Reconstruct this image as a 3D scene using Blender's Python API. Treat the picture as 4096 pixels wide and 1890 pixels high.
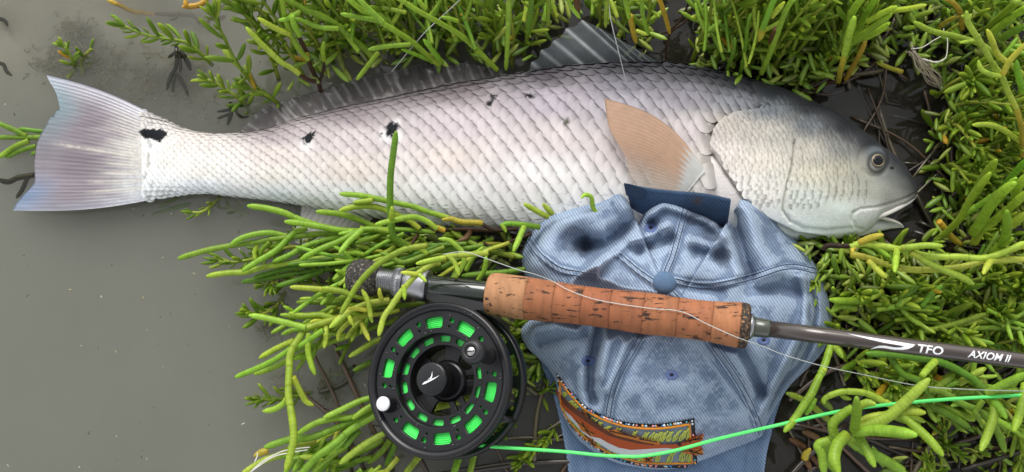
import bpy, bmesh, math, random
import numpy as np
from mathutils import Matrix, Vector, Euler

for o in list(bpy.data.objects): bpy.data.objects.remove(o)
SC = bpy.context.scene
COL = SC.collection
random.seed(7); RNG = np.random.default_rng(11)

# ------------------------------------------------------------------ camera
W, H = 4096.0, 1890.0
HFOV = math.radians(58.0)
FPX = (W/2)/math.tan(HFOV/2)
TILT = math.radians(9.0)            # leaning away from straight down
DIST = 0.35/math.tan(HFOV/2)        # 0.70 m of water across the frame
CAM = np.array([0.0, -DIST*math.sin(TILT), DIST*math.cos(TILT)])
RX = np.array([1.0, 0, 0]); RY = np.array([0, math.cos(TILT), math.sin(TILT)]); RZ = np.cross(RX, RY)
cd = bpy.data.cameras.new('camera'); cam = bpy.data.objects.new('camera', cd); COL.objects.link(cam)
cam.location = CAM; cam.rotation_euler = (TILT, 0, 0)
cd.sensor_width = 36; cd.lens = 18/math.tan(HFOV/2); cd.clip_start = 0.01; cd.clip_end = 100
cd.dof.use_dof = True; cd.dof.focus_distance = DIST - 0.045; cd.dof.aperture_fstop = 9.5
SC.camera = cam
SC.render.resolution_x = 1024; SC.render.resolution_y = 472

# ------------------------------------------------------------------ light
wd = bpy.data.worlds.new('World'); SC.world = wd; wd.use_nodes = True
nt = wd.node_tree; bg = nt.nodes['Background']
sky = nt.nodes.new('ShaderNodeTexSky'); sky.sky_type = 'NISHITA'; sky.sun_disc = False
SUN_EL, SUN_AZ = math.radians(44), math.radians(-12)
sky.sun_elevation = SUN_EL; sky.sun_rotation = SUN_AZ
sky.dust_density = 1.5; sky.air_density = 1.0; sky.ozone_density = 1.0
hs = nt.nodes.new('ShaderNodeHueSaturation'); hs.inputs['Saturation'].default_value = 0.12
nt.links.new(sky.outputs[0], hs.inputs['Color']); nt.links.new(hs.outputs[0], bg.inputs[0])
bg.inputs[1].default_value = 0.15
sd = bpy.data.lights.new('sun', 'SUN'); so = bpy.data.objects.new('sun', sd); COL.objects.link(so)
sd.energy = 1.2; sd.angle = math.radians(30); sd.color = (1.0, 0.97, 0.92)
dv = Vector((math.sin(SUN_AZ)*math.cos(SUN_EL), math.cos(SUN_AZ)*math.cos(SUN_EL), math.sin(SUN_EL)))
so.rotation_euler = dv.to_track_quat('Z', 'Y').to_euler()
vs = SC.view_settings; vs.view_transform = 'Standard'; vs.look = 'None'; vs.gamma = 1.0
vs.exposure = 0.80; vs.use_curve_mapping = False
SC.cycles.max_bounces = 10; SC.cycles.volume_bounces = 7; SC.cycles.transparent_max_bounces = 12
SC.cycles.use_denoising = True

# ------------------------------------------------------------------ layout helpers
def P(px, py, z=0.0):
    """World point at height z that lies under image position (px, py)."""
    px = np.asarray(px, float); py = np.asarray(py, float); z = np.asarray(z, float)
    d = ((px-W/2)/FPX)[..., None]*RX + (-(py-H/2)/FPX)[..., None]*RY - RZ
    t = (z - CAM[2])/d[..., 2]
    return CAM + d*t[..., None]
def proj(v):
    v = np.asarray(v, float) - CAM
    w = -(v@RZ)
    return W/2 + FPX*(v@RX)/w, H/2 - FPX*(v@RY)/w
def pxs(z): return (DIST - z)/FPX            # metres per picture pixel at height z
def sstep(a, b, x):
    t = np.clip((x-a)/(b-a), 0, 1); return t*t*(3-2*t)
def catmull(pts, n):
    p = np.asarray(pts, float)
    if len(p) == 2: return p[0] + (p[1]-p[0])*np.linspace(0, 1, n)[:, None]
    q = np.vstack([2*p[0]-p[1], p, 2*p[-1]-p[-2]])
    seg = np.r_[0, np.cumsum(np.linalg.norm(np.diff(p, axis=0), axis=1))]
    s = np.linspace(0, seg[-1], n); i = np.clip(np.searchsorted(seg, s, side='right')-1, 0, len(p)-2)
    t = ((s-seg[i])/np.maximum(seg[i+1]-seg[i], 1e-9))[:, None]
    a, b, c, d = q[i], q[i+1], q[i+2], q[i+3]
    return 0.5*((2*b) + (-a+c)*t + (2*a-5*b+4*c-d)*t**2 + (-a+3*b-3*c+d)*t**3)
def pdist(x, y, poly):
    """distance of points to an open polyline"""
    x = np.asarray(x, float); y = np.asarray(y, float)
    best = np.full(x.shape, 1e9)
    for (x0, y0), (x1, y1) in zip(poly[:-1], poly[1:]):
        dx, dy = x1-x0, y1-y0; L = dx*dx+dy*dy+1e-9
        t = np.clip(((x-x0)*dx+(y-y0)*dy)/L, 0, 1)
        best = np.minimum(best, np.hypot(x-x0-t*dx, y-y0-t*dy))
    return best
def inside(x, y, poly):
    x = np.asarray(x, float); y = np.asarray(y, float); c = np.zeros(x.shape, bool)
    n = len(poly)
    for i in range(n):
        x0, y0 = poly[i]; x1, y1 = poly[(i+1) % n]
        if y0 == y1: continue
        hit = ((y0 > y) != (y1 > y)) & (x < (x1-x0)*(y-y0)/(y1-y0)+x0)
        c ^= hit
    return c
_LAT = np.random.default_rng(5).random((64, 64))
def vnoise(x, y, s=1.0, o=3):
    x = np.asarray(x, float)/s; y = np.asarray(y, float)/s; r = 0; a = 0.5
    for k in range(o):
        xi = np.floor(x).astype(int); yi = np.floor(y).astype(int); fx = x-xi; fy = y-yi
        fx = fx*fx*(3-2*fx); fy = fy*fy*(3-2*fy)
        g = lambda i, j: _LAT[(xi+i) % 64, (yi+j) % 64]
        r = r + a*((g(0,0)*(1-fx)+g(1,0)*fx)*(1-fy)+(g(0,1)*(1-fx)+g(1,1)*fx)*fy)
        a *= 0.5; x = x*2.03+7.1; y = y*2.03+3.7
    return r/(1-0.5**o)
def s2l(c):
    c = np.asarray(c, float)/255.0
    return np.where(c <= 0.04045, c/12.92, ((c+0.055)/1.055)**2.4)

# ------------------------------------------------------------------ object helpers
def mesh(name, v, f, mat=None, smooth=True, cols=None, uv=None):
    me = bpy.data.meshes.new(name)
    me.from_pydata([tuple(a) for a in np.asarray(v, float)], [], [tuple(int(i) for i in a) for a in f])
    if mat is not None: me.materials.append(mat)
    if smooth: me.polygons.foreach_set('use_smooth', np.ones(len(me.polygons), bool))
    if cols is not None:
        c = np.ones((len(me.vertices), 4)); c[:, :3] = cols
        at = me.color_attributes.new('Col', 'FLOAT_COLOR', 'POINT'); at.data.foreach_set('color', c.ravel())
    if uv is not None:
        ly = me.uv_layers.new(name='UVMap'); li = np.zeros(len(me.loops), int); me.loops.foreach_get('vertex_index', li)
        ly.data.foreach_set('uv', np.asarray(uv, float)[li].ravel())
    me.update()
    return me
def link(name, me, parent=None, sub=False):
    o = bpy.data.objects.new(name, me); COL.objects.link(o)
    if parent is not None:
        o.parent = parent
        if not sub: o.matrix_parent_inverse = parent.matrix_basis.inverted()
    return o
def empty(name, loc, label, cat, group=None, rot=None):
    o = bpy.data.objects.new(name, None); COL.objects.link(o); o.empty_display_size = 0.01
    m = Matrix.Translation(Vector([float(a) for a in loc]))
    if rot is not None: m = m @ rot.to_4x4()
    o.matrix_basis = m
    tag(o, label, cat, group); return o
def tag(o, label, cat, group=None):
    o['label'] = label; o['category'] = cat
    if group: o['group'] = group
    return o
def grid_faces(nu, nv, close_v=False, off=0):
    f = []
    for i in range(nu-1):
        for j in range(nv if close_v else nv-1):
            k = (j+1) % nv
            f.append((off+i*nv+j, off+(i+1)*nv+j, off+(i+1)*nv+k, off+i*nv+k))
    return f
def tube(pts, rad, sides=10, cap=True):
    p = np.asarray(pts, float); n = len(p); rad = np.broadcast_to(np.asarray(rad, float), (n,))
    t = np.gradient(p, axis=0); t /= np.linalg.norm(t, axis=1)[:, None]+1e-12
    up = np.array([0, 0, 1.0]) if abs(t[0, 2]) < 0.9 else np.array([0, 1.0, 0])
    v = []
    for i in range(n):
        b = np.cross(t[i], up); b /= np.linalg.norm(b)+1e-12; u = np.cross(b, t[i]); up = u
        a = np.arange(sides)*2*math.pi/sides
        v.append(p[i] + rad[i]*(np.cos(a)[:, None]*b + np.sin(a)[:, None]*u))
    v = np.vstack(v); f = grid_faces(n, sides, True)
    if cap:
        f.append(tuple(range(sides))); f.append(tuple((n-1)*sides+k for k in reversed(range(sides))))
    return v, f
def lathe(prof, sides=48, closed=False):
    """prof: list of (r, z) -> surface about Z"""
    a = np.arange(sides)*2*math.pi/sides
    v = np.vstack([np.c_[r*np.cos(a), r*np.sin(a), np.full(sides, z)] for r, z in prof])
    f = grid_faces(len(prof), sides, True)
    if closed:
        n = len(prof); f += [((n-1)*sides+j, j, (j+1) % sides, (n-1)*sides+(j+1) % sides) for j in range(sides)]
    return v, f
def box(x0, x1, y0, y1, z0, z1):
    v = [(x, y, z) for z in (z0, z1) for y in (y0, y1) for x in (x0, x1)]
    return np.array(v, float), [(0,2,3,1), (4,5,7,6), (0,1,5,4), (2,6,7,3), (0,4,6,2), (1,3,7,5)]
class Join:
    def __init__(s): s.v = []; s.f = []; s.c = []; s.n = 0
    def add(s, v, f, c=None):
        v = np.asarray(v, float); s.v.append(v); s.f += [tuple(i+s.n for i in q) for q in f]; s.n += len(v)
        if c is not None: s.c.append(np.broadcast_to(np.asarray(c, float), (len(v), 3)))
    def mesh(s, name, mat, smooth=True): return mesh(name, np.vstack(s.v), s.f, mat, smooth, np.vstack(s.c) if s.c else None)

# ------------------------------------------------------------------ materials
def material(name, base=(0.5,0.5,0.5), rough=0.5, spec=0.5, metal=0.0, coat=0.0, col=False, **kw):
    m = bpy.data.materials.new(name); m.use_nodes = True; t = m.node_tree
    b = t.nodes['Principled BSDF']
    b.inputs['Base Color'].default_value = (*base, 1); b.inputs['Roughness'].default_value = rough
    b.inputs['Specular IOR Level'].default_value = spec; b.inputs['Metallic'].default_value = metal
    b.inputs['Coat Weight'].default_value = coat; b.inputs['Coat Roughness'].default_value = 0.12
    for k, v in kw.items(): b.inputs[k].default_value = v
    if col:
        a = t.nodes.new('ShaderNodeAttribute'); a.attribute_name = 'Col'; t.links.new(a.outputs['Color'], b.inputs['Base Color'])
    return m
def N(m, t, **kw):
    n = m.node_tree.nodes.new('ShaderNode'+t)
    for k, v in kw.items():
        if hasattr(n, k): setattr(n, k, v)
        else: n.inputs[k].default_value = v
    return n
def L(m, a, b): m.node_tree.links.new(a, b)
def BS(m): return m.node_tree.nodes['Principled BSDF']
def bump(m, height, strength=0.3, dist=0.001):
    b = N(m, 'Bump'); b.inputs['Strength'].default_value = strength; b.inputs['Distance'].default_value = dist
    L(m, height, b.inputs['Height']); L(m, b.outputs[0], BS(m).inputs['Normal']); return b
def ramp(m, fac, stops):
    r = N(m, 'ValToRGB'); e = r.color_ramp.elements
    while len(e) < len(stops): e.new(0.5)
    for k, (p, c) in enumerate(stops): e[k].position = p; e[k].color = (*c, 1)
    L(m, fac, r.inputs[0]); return r
def noise_col(m, scale, stops, detail=4, coord='Object', rough=0.6, map_scale=None):
    tc = N(m, 'TexCoord'); n = N(m, 'TexNoise'); n.inputs['Scale'].default_value = scale
    n.inputs['Detail'].default_value = detail; n.inputs['Roughness'].default_value = rough
    src = tc.outputs[coord]
    if map_scale:
        mp = N(m, 'Mapping'); mp.inputs['Scale'].default_value = map_scale; L(m, src, mp.inputs[0]); src = mp.outputs[0]
    L(m, src, n.inputs['Vector']); r = ramp(m, n.outputs['Fac'], stops); return n, r

# ------------------------------------------------------------------ ground and water
def bed_z(x, y):
    px = x/0.000171 + 2048; py = 945 - y/0.000171
    s = sstep(900, 2500, px + 0.25*(945-py)*0 + 200*(vnoise(px, py, 500)-0.5))
    tl = sstep(1500, 500, px)*sstep(650, 150, py)      # a silt bank off the upper tail lobe
    return 0.027*tl*(0.6+0.8*vnoise(px+77, py, 160)) - 0.040*(1-s) - 0.0016*s + (0.004-0.0025*s)*(vnoise(px, py, 120)-0.5) + 0.010*(vnoise(px+900, py, 420)-0.5)*(1-s)
m_mud = material('wet_mud', (0.03, 0.026, 0.02), 0.8, spec=0.0)
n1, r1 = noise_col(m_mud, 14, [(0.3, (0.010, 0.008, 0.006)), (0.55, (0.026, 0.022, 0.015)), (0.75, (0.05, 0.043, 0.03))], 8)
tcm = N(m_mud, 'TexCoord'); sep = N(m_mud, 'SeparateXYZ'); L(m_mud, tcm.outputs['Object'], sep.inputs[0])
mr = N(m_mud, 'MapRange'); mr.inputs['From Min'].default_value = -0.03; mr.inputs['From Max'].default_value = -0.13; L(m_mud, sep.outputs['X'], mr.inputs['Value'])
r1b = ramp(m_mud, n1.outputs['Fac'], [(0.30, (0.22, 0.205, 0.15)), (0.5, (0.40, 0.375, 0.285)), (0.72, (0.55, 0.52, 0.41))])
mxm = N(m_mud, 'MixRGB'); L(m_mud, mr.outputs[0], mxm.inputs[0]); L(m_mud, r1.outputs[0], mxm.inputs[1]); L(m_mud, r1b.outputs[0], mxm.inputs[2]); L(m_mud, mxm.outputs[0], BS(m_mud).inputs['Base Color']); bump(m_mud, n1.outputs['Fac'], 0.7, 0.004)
fine = np.linspace(-0.6, 0.6, 150); gx = np.r_[[-30, -8, -2.5, -1.2, -0.8], fine, [0.8, 1.2, 2.5, 8, 30]]
X, Y = np.meshgrid(gx, gx, indexing='ij')
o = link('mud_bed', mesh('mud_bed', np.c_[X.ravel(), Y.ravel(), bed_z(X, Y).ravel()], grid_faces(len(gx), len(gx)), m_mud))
o['kind'] = 'structure'
m_wat = bpy.data.materials.new('murky_water'); m_wat.use_nodes = True; t = m_wat.node_tree
t.nodes.remove(t.nodes['Principled BSDF'])
tr = N(m_wat, 'BsdfTransparent'); gl = N(m_wat, 'BsdfGlossy'); gl.inputs['Roughness'].default_value = 0.02
fr = N(m_wat, 'Fresnel'); fr.inputs[0].default_value = 1.42; mx = N(m_wat, 'MixShader')
L(m_wat, fr.outputs[0], mx.inputs[0]); L(m_wat, tr.outputs[0], mx.inputs[1]); L(m_wat, gl.outputs[0], mx.inputs[2])
L(m_wat, mx.outputs[0], t.nodes['Material Output'].inputs['Surface'])
tc = N(m_wat, 'TexCoord'); nz = N(m_wat, 'TexNoise'); nz.inputs['Scale'].default_value = 22; nz.inputs['Detail'].default_value = 2
L(m_wat, tc.outputs['Object'], nz.inputs['Vector'])
bp = N(m_wat, 'Bump'); bp.inputs['Strength'].default_value = 0.5; bp.inputs['Distance'].default_value = 0.004
L(m_wat, nz.outputs['Fac'], bp.inputs['Height']); L(m_wat, bp.outputs[0], gl.inputs['Normal']); L(m_wat, bp.outputs[0], fr.inputs['Normal'])
vsx = N(m_wat, 'VolumeScatter'); vsx.inputs['Color'].default_value = (0.97, 0.97, 0.88, 1); vsx.inputs['Density'].default_value = 44; vsx.inputs['Anisotropy'].default_value = 0.2
vab = N(m_wat, 'VolumeAbsorption'); vab.inputs['Color'].default_value = (0.50, 0.53, 0.36, 1); vab.inputs['Density'].default_value = 12
ad = N(m_wat, 'AddShader'); L(m_wat, vsx.outputs[0], ad.inputs[0]); L(m_wat, vab.outputs[0], ad.inputs[1])
L(m_wat, ad.outputs[0], t.nodes['Material Output'].inputs['Volume'])
v, f = box(-12, 12, -12, 12, -0.2, 0.0)
o = link('water', mesh('water', v, f, m_wat, smooth=False)); o['kind'] = 'structure'
# ================================================================== the fish
DORS = np.array([(540,430),(606,462),(673,489),(727,514),(794,533),(875,540),(942,538),(1000,537),(1076,522),(1227,473),(1378,437),(1530,406),(1681,374),(1832,344),(1984,320),(2100,301),(2289,276),(2478,265),(2668,266),(2781,280),(2933,310),(3099,356),(3236,412),(3371,489),(3472,557),(3539,604),(3600,658),(3640,711),(3668,772)], float)
VENT = np.array([(540,809),(673,785),(774,773),(841,772),(942,784),(1100,802),(1190,815),(1378,848),(1681,893),(1984,918),(2300,948),(2700,970),(3000,972),(3200,960),(3350,946),(3440,935),(3470,918),(3500,884),(3526,866),(3607,829),(3650,800),(3668,778)], float)
TH = np.array([(540,.0012),(600,.0050),(700,.0092),(850,.0125),(1000,.0145),(1400,.021),(1900,.029),(2400,.035),(2800,.037),(3100,.034),(3350,.027),(3500,.020),(3600,.013),(3650,.007),(3668,.001)], float)
Z0 = np.array([(540,.006),(900,.006),(1400,.007),(2200,.010),(3000,.010),(3668,.010)], float)
def fish_S(x, ph):
    x = np.asarray(x, float); ph = np.asarray(ph, float)
    yd = np.interp(x, DORS[:,0], DORS[:,1]); yv = np.interp(x, VENT[:,0], VENT[:,1])
    T = np.interp(x, TH[:,0], TH[:,1]); z0 = np.interp(x, Z0[:,0], Z0[:,1])
    D = P(x, yd, z0); V = P(x, yv, z0); M = (D+V)/2; e = (D-V)/2
    c = np.cos(ph); s = np.sin(ph)
    c = np.sign(c)*np.abs(c)**0.92; s2 = np.where(s > 0, np.abs(s)**0.86, -0.7*np.abs(s))
    p = M + e*c[..., None]; p = p.copy(); p[..., 2] += T*s2
    return p
GILL = [(3075,428),(3008,435),(2933,447),(2880,477),(2855,515),(2843,560),(2836,604),(2857,615),(2902,681),(2955,757),(2985,800),(3060,870),(3180,925),(3300,940)]
OPERC = GILL + [(3500,950),(3700,800),(3600,600),(3300,430)]
PREOP = [(3176,567),(3173,617),(3166,671),(3149,738),(3135,792),(3129,839),(3156,880),(3216,908),(3300,915),(3400,908)]
FLAP = [(2836,604),(2850,727),(2866,790),(2900,870)]
MAX1 = [(3412,850),(3440,835),(3500,830),(3560,815),(3620,795),(3660,775)]
MAX2 = [(3412,850),(3405,875),(3420,905),(3445,915)]
EYE = (3496, 652)
# pigment seen on the skin: control points (picture position, colour)
CTRL = [(600,480,206,200,196),(600,600,226,223,215),(600,760,224,226,226),(800,560,214,206,200),(800,680,232,228,220),(800,760,232,236,240),
 (1100,540,178,166,168),(1100,620,214,203,197),(1100,700,228,222,213),(1100,780,236,240,243),(1400,460,160,148,152),(1400,560,206,195,194),(1400,680,220,209,200),(1400,800,240,241,242),
 (1800,370,150,138,142),(1800,480,200,188,192),(1800,640,216,204,198),(1800,760,234,232,230),(1800,880,232,234,234),
 (2200,305,128,120,126),(2200,400,184,174,182),(2200,560,212,201,199),(2200,700,232,228,226),(2200,860,236,236,234),
 (2500,275,96,92,98),(2500,330,140,136,146),(2500,430,186,180,188),(2500,600,214,204,202),(2500,800,234,232,230),
 (2750,290,84,82,86),(2750,380,140,136,144),(2750,520,200,190,190),(2750,700,222,214,206),
 (2950,320,66,67,72),(2950,400,140,142,150),(2920,500,190,182,172),(2900,620,212,204,196),(2900,760,226,220,216),
 (3080,370,58,62,68),(3080,440,120,126,132),(3080,520,190,184,174),(3040,640,212,204,192),(3060,760,220,216,208),(3080,900,224,228,226),
 (3240,430,46,50,55),(3240,500,112,116,120),(3240,600,190,184,172),(3260,700,200,194,176),(3240,800,206,212,204),(3250,900,220,228,224),
 (3380,510,52,55,58),(3370,590,130,130,128),(3360,680,182,176,158),(3360,760,190,188,172),(3370,840,212,220,214),(3380,920,226,230,226),
 (3470,570,58,60,64),(3440,700,160,158,146),(3480,760,164,164,152),(3460,840,206,206,202),(3560,640,66,68,72),(3560,700,116,118,116),(3560,770,150,150,144),
 (3620,690,56,58,60),(3630,750,84,86,86),(3600,805,180,176,172),(3650,780,120,118,116)]
CT = np.array(CTRL, float)
SPOTS = [[(562,528),(585,518),(625,522),(640,518),(662,532),(655,545),(632,566),(605,552),(585,555)],
         [(1212,553),(1235,537),(1258,530),(1250,550),(1245,568),(1225,570)],
         [(1550,500),(1568,491),(1590,500),(1586,520),(1570,545),(1552,545)],[(1520,536),(1528,533),(1524,552)],
         [(1960,385),(1984,380),(1986,396),(1972,402),(1974,418),(1952,426),(1950,408),(1962,402)],
         [(2098,392),(2108,380),(2134,381),(2132,397),(2116,394)]]
HALO = [(1225,582,24),(1540,545,26),(1590,545,20),(1590,490,14),(600,575,40)]
def fish_col(px, py, spots=True):
    px = np.asarray(px, float); py = np.asarray(py, float)
    d = ((px[..., None]-CT[:,0])*0.55)**2 + (py[..., None]-CT[:,1])**2
    w = 1/(d+500)**1.6; w /= w.sum(-1, keepdims=True)
    c = w@s2l(CT[:, 2:5])
    c = c*(0.92+0.16*vnoise(px, py, 60))[..., None]*(0.90+0.20*vnoise(px, py, 7, 2))[..., None]
    td = np.maximum(py-np.interp(px, DORS[:,0], DORS[:,1]), 0)
    k = (np.exp(-(td/np.interp(px, [1500,2600,3200,3600], [40,54,54,46]))**1.4)*np.interp(px, [900,1500,2300,2900,3500], [.15,.35,.62,.80,.86]))[..., None]
    c = c*(1-k)+s2l([46,47,51])*k
    c = c*np.interp(px, [2850,3000], [1.0,1.14])[..., None]
    for hx, hy, hr in HALO:
        k = (0.9*np.exp(-((px-hx)**2+(py-hy)**2)/(hr*hr)))[..., None]; c = c*(1-k)+np.array([.86,.85,.84])*k
    if spots:
        jx = 8*(vnoise(px, py, 14)-0.5); jy = 8*(vnoise(px+300, py, 14)-0.5)
        for sp in SPOTS:
            sp = np.array(sp, float); sp = (sp-sp.mean(0))*1.18+sp.mean(0)
            k = inside(px+jx, py+jy, sp); c = np.where(k[..., None], np.array([.008,.009,.012]), c)
        d = np.hypot((px-2260)/13, (py-491)/15+0.1*np.sin(px*.3)); c = np.where((d < 1)[..., None], np.array([.10,.10,.07]), c)
    return c*0.985

m_skin = material('fish_skin', rough=0.45, spec=0.14, coat=0.0, col=True)
tcs = N(m_skin, 'TexCoord'); ns = N(m_skin, 'TexNoise'); ns.inputs['Scale'].default_value = 900; ns.inputs['Detail'].default_value = 3
L(m_skin, tcs.outputs['Object'], ns.inputs['Vector']); bump(m_skin, ns.outputs['Fac'], 0.5, 0.0008)
m_scale = material('fish_scale', rough=0.50, spec=0.09, coat=0.0, col=True)
BS(m_scale).inputs['Sheen Weight'].default_value = 0.0
tcs = N(m_scale, 'TexCoord'); ns = N(m_scale, 'TexNoise'); ns.inputs['Scale'].default_value = 1400; ns.inputs['Detail'].default_value = 3
L(m_scale, tcs.outputs['Object'], ns.inputs['Vector']); bump(m_scale, ns.outputs['Fac'], 0.25, 0.0004)

fish = empty('red_drum_fish', P(2100, 600, 0.0), 'silvery red drum fish with black spots lying on its side', 'fish')
xs = np.r_[np.linspace(540, 2780, 250), np.linspace(2784, 3640, 290), 3668-28*np.cos(np.linspace(0.1, math.pi/2, 12))]
phs = np.r_[np.linspace(0, math.pi, 280, endpoint=False), np.linspace(math.pi, 2*math.pi, 36, endpoint=False)]
XX, PH = np.meshgrid(xs, phs, indexing='ij')
BP = fish_S(XX, PH); bu, bv = proj(BP)
disp = np.zeros(XX.shape)
gd = pdist(bu, bv, GILL); ins = inside(bu, bv, OPERC)
disp += np.where(ins, 0.0026*np.exp(-gd/220)*sstep(0, 10, gd), 0) - 0.0022*np.exp(-(gd/13)**2)*(~ins)
disp -= 0.0014*np.exp(-(pdist(bu, bv, PREOP)/6)**2)
disp += 0.0002*np.exp(-((pdist(bu, bv, PREOP)-16)/12)**2)
disp -= 0.0012*np.exp(-(pdist(bu, bv, FLAP)/10)**2)
disp -= 0.0010*np.exp(-(pdist(bu, bv, MAX1)/6)**2) + 0.0010*np.exp(-(pdist(bu, bv, MAX2)/7)**2)
ed = np.hypot((bu-EYE[0])/1.0, (bv-EYE[1]+12)/1.1)
disp += 0.0022*np.exp(-(ed/52)**4) - 0.0010*np.exp(-((ed-60)/9)**2)
up = np.sin(PH) > -0.05
gx_ = np.gradient(BP, axis=0); gp_ = np.gradient(BP, axis=1)
BN = np.cross(gp_, gx_); BN /= np.linalg.norm(BN, axis=2)[..., None]+1e-12
if BN[100, 140, 2] < 0: BN = -BN
BP2 = BP + BN*(disp*up*np.clip((3668-XX)/60, 0, 1))[..., None]
cc = fish_col(bu, bv)
k = (sstep(650, 560, bu)*0.75*(vnoise(bu*.2, bv, 10) > .42))[..., None]; cc = cc*(1-.16*k)
# dark lines in the gill and cheek folds, white gill skin
k = (np.exp(-((gd-5)/9)**2)*np.where(bv < 640, .85, .45)*(~ins))[..., None]; cc = cc*(1-k)+np.array([.13,.095,.07])*k
k = (np.exp(-(pdist(bu, bv, PREOP[:7])/4)**2)*0.5)[..., None]; cc = cc*(1-k)+np.array([.22,.20,.17])*k
k = (np.exp(-(pdist(bu, bv, [(2850,650),(2880,715),(2920,775),(2970,840)])/26)**4)*0.8)[..., None]; cc = cc*(1-k)+np.array([.74,.69,.66])*k
k = np.exp(-(np.hypot(bu-3492, (bv-622)*1.15)/34)**4)[..., None]*.8; cc = cc*(1-k)+s2l([112,120,128])*k
k = np.exp(-((np.hypot(bu-3500, bv-655)-36)/7)**2)[..., None]*0.85; cc = cc*(1-k)+s2l([62,60,58])*k
k = np.exp(-(np.hypot(bu-3566, (bv-674)*1.3)/9)**4)[..., None]; cc = cc*(1-k)+np.array([.012,.012,.012])*k
lat = np.zeros((0,3))
f = grid_faces(len(xs), len(phs), True); n = len(phs)
f += [tuple(range(n)), tuple((len(xs)-1)*n+k for k in reversed(range(n)))]
link('body', mesh('fish_body', BP2.reshape(-1,3), f, m_skin, cols=cc.reshape(-1,3)), fish)

# ---- scales: overlapping plates, free edge towards the tail
def plate(c, rear, side, nrm, ln, wd, lift, colf, na=7, nb=7, tone=1.0):
    a = np.linspace(-0.62, 0.95, na)*ln; v = []; sh = []
    bb = np.linspace(-1, 1, nb)
    for i, ai in enumerate(a):
        q = np.clip((ai/ln-0.10)/0.85, 0, 1); hw = wd*math.sqrt(max(1-q**2.2, 0.0004))*(0.55+0.45*float(sstep(-0.62, -0.2, ai/ln)))
        z = lift*(-0.45+1.15*(ai/ln+0.62)/1.57-0.9*float(sstep(-0.25, -0.62, ai/ln)))
        for b in bb:
            v.append(c + rear*ai + side*(b*hw) + nrm*(z - lift*0.20*b*b))
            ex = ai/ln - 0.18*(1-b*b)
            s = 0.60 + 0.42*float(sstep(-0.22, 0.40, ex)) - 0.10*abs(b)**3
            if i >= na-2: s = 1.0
            sh.append(s)
    v = np.array(v); skirt = v[-nb:] - nrm*lift*0.9; v = np.vstack([v, skirt])
    sh = np.array(sh + [0.5]*nb)
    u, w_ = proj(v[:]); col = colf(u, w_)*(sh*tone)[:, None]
    return v, grid_faces(na+1, nb), col
def xpitch(x): return np.interp(x, [540,700,900,1300,1800,2300,2700,2900], [22,27,37,47,53,57,52,40])
cols_x = []; x = 2985.0
while x > 560: cols_x.append(x); x -= 0.5*xpitch(x)
plates = []
gy = np.array(sorted([(y, x) for x, y in GILL[:7]])+[(690,2856),(790,2880),(870,2910),(990,2950)])
dsmo = np.linspace(-0.25, math.pi+0.30, 220)
for ci, x in enumerate(cols_x):
    nrow = 12
    arc = fish_S(np.full(220, x), dsmo); sl = np.r_[0, np.cumsum(np.linalg.norm(np.diff(arc, axis=0), axis=1))]
    rp = sl[-1]/nrow
    for j in range(nrow+1):
        s = (j + (0.5 if ci % 2 else 0.0))*rp
        if s >= sl[-1]: continue
        ph = np.interp(s, sl, dsmo); xj = x + random.uniform(-1.5, 1.5) - 14*math.sin(ph)*0
        c = fish_S(np.array([xj]), np.array([ph]))[0]; u, w_ = proj(c)
        if w_ < 436 and x > 2700:
            if u > 3010 - 0.0*w_: continue
        elif u > np.interp(w_, gy[:,0], gy[:,1]) - 12: continue
        dx = fish_S(np.array([xj-6]), np.array([ph]))[0]-c; dx /= np.linalg.norm(dx)
        dp = fish_S(np.array([xj]), np.array([ph+0.02]))[0]-c; dp -= dx*(dp@dx); dp /= np.linalg.norm(dp)
        nr = np.cross(dp, dx); nr *= np.sign(nr@BN[100, 140]) if abs(nr[2]) > 0.05 else 1
        if nr[2] < -0.35: continue
        # rows slant a little, as on the fish
        ra = 0.34+random.uniform(-.10,.10); rr = dx*math.cos(ra)+dp*math.sin(ra); ss = dp*math.cos(ra)-dx*math.sin(ra)
        ln = xpitch(x)*pxs(0.03)*random.uniform(.90,1.06); lift = ln*random.uniform(.105,.15)*float(np.interp(x, [580,640,800], [.10,.35,1]))
        if x < 578 or (x < 640 and random.random() < (640-x)/110): continue
        lat_ = abs(w_-np.interp(u, [560,1500,2100,2700,2985], [600,520,440,420,400])) < 14
        v, ff, col = plate(c+nr*0.0001, rr, ss, nr, ln*(0.9 if lat_ else 1), rp*0.60, lift, fish_col, tone=random.uniform(0.95, 1.05))
        vis = abs(u) if False else nr[2]*ln*rp
        plates.append((vis, v, ff, col))
plates.sort(key=lambda q: -q[0])
for vis, v, ff, col in plates[:300]:
    link('scale', mesh('scale', v, ff, m_scale, cols=col), fish)
J = Join()
for vis, v, ff, col in plates[300:]: J.add(v, ff, col)
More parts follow.
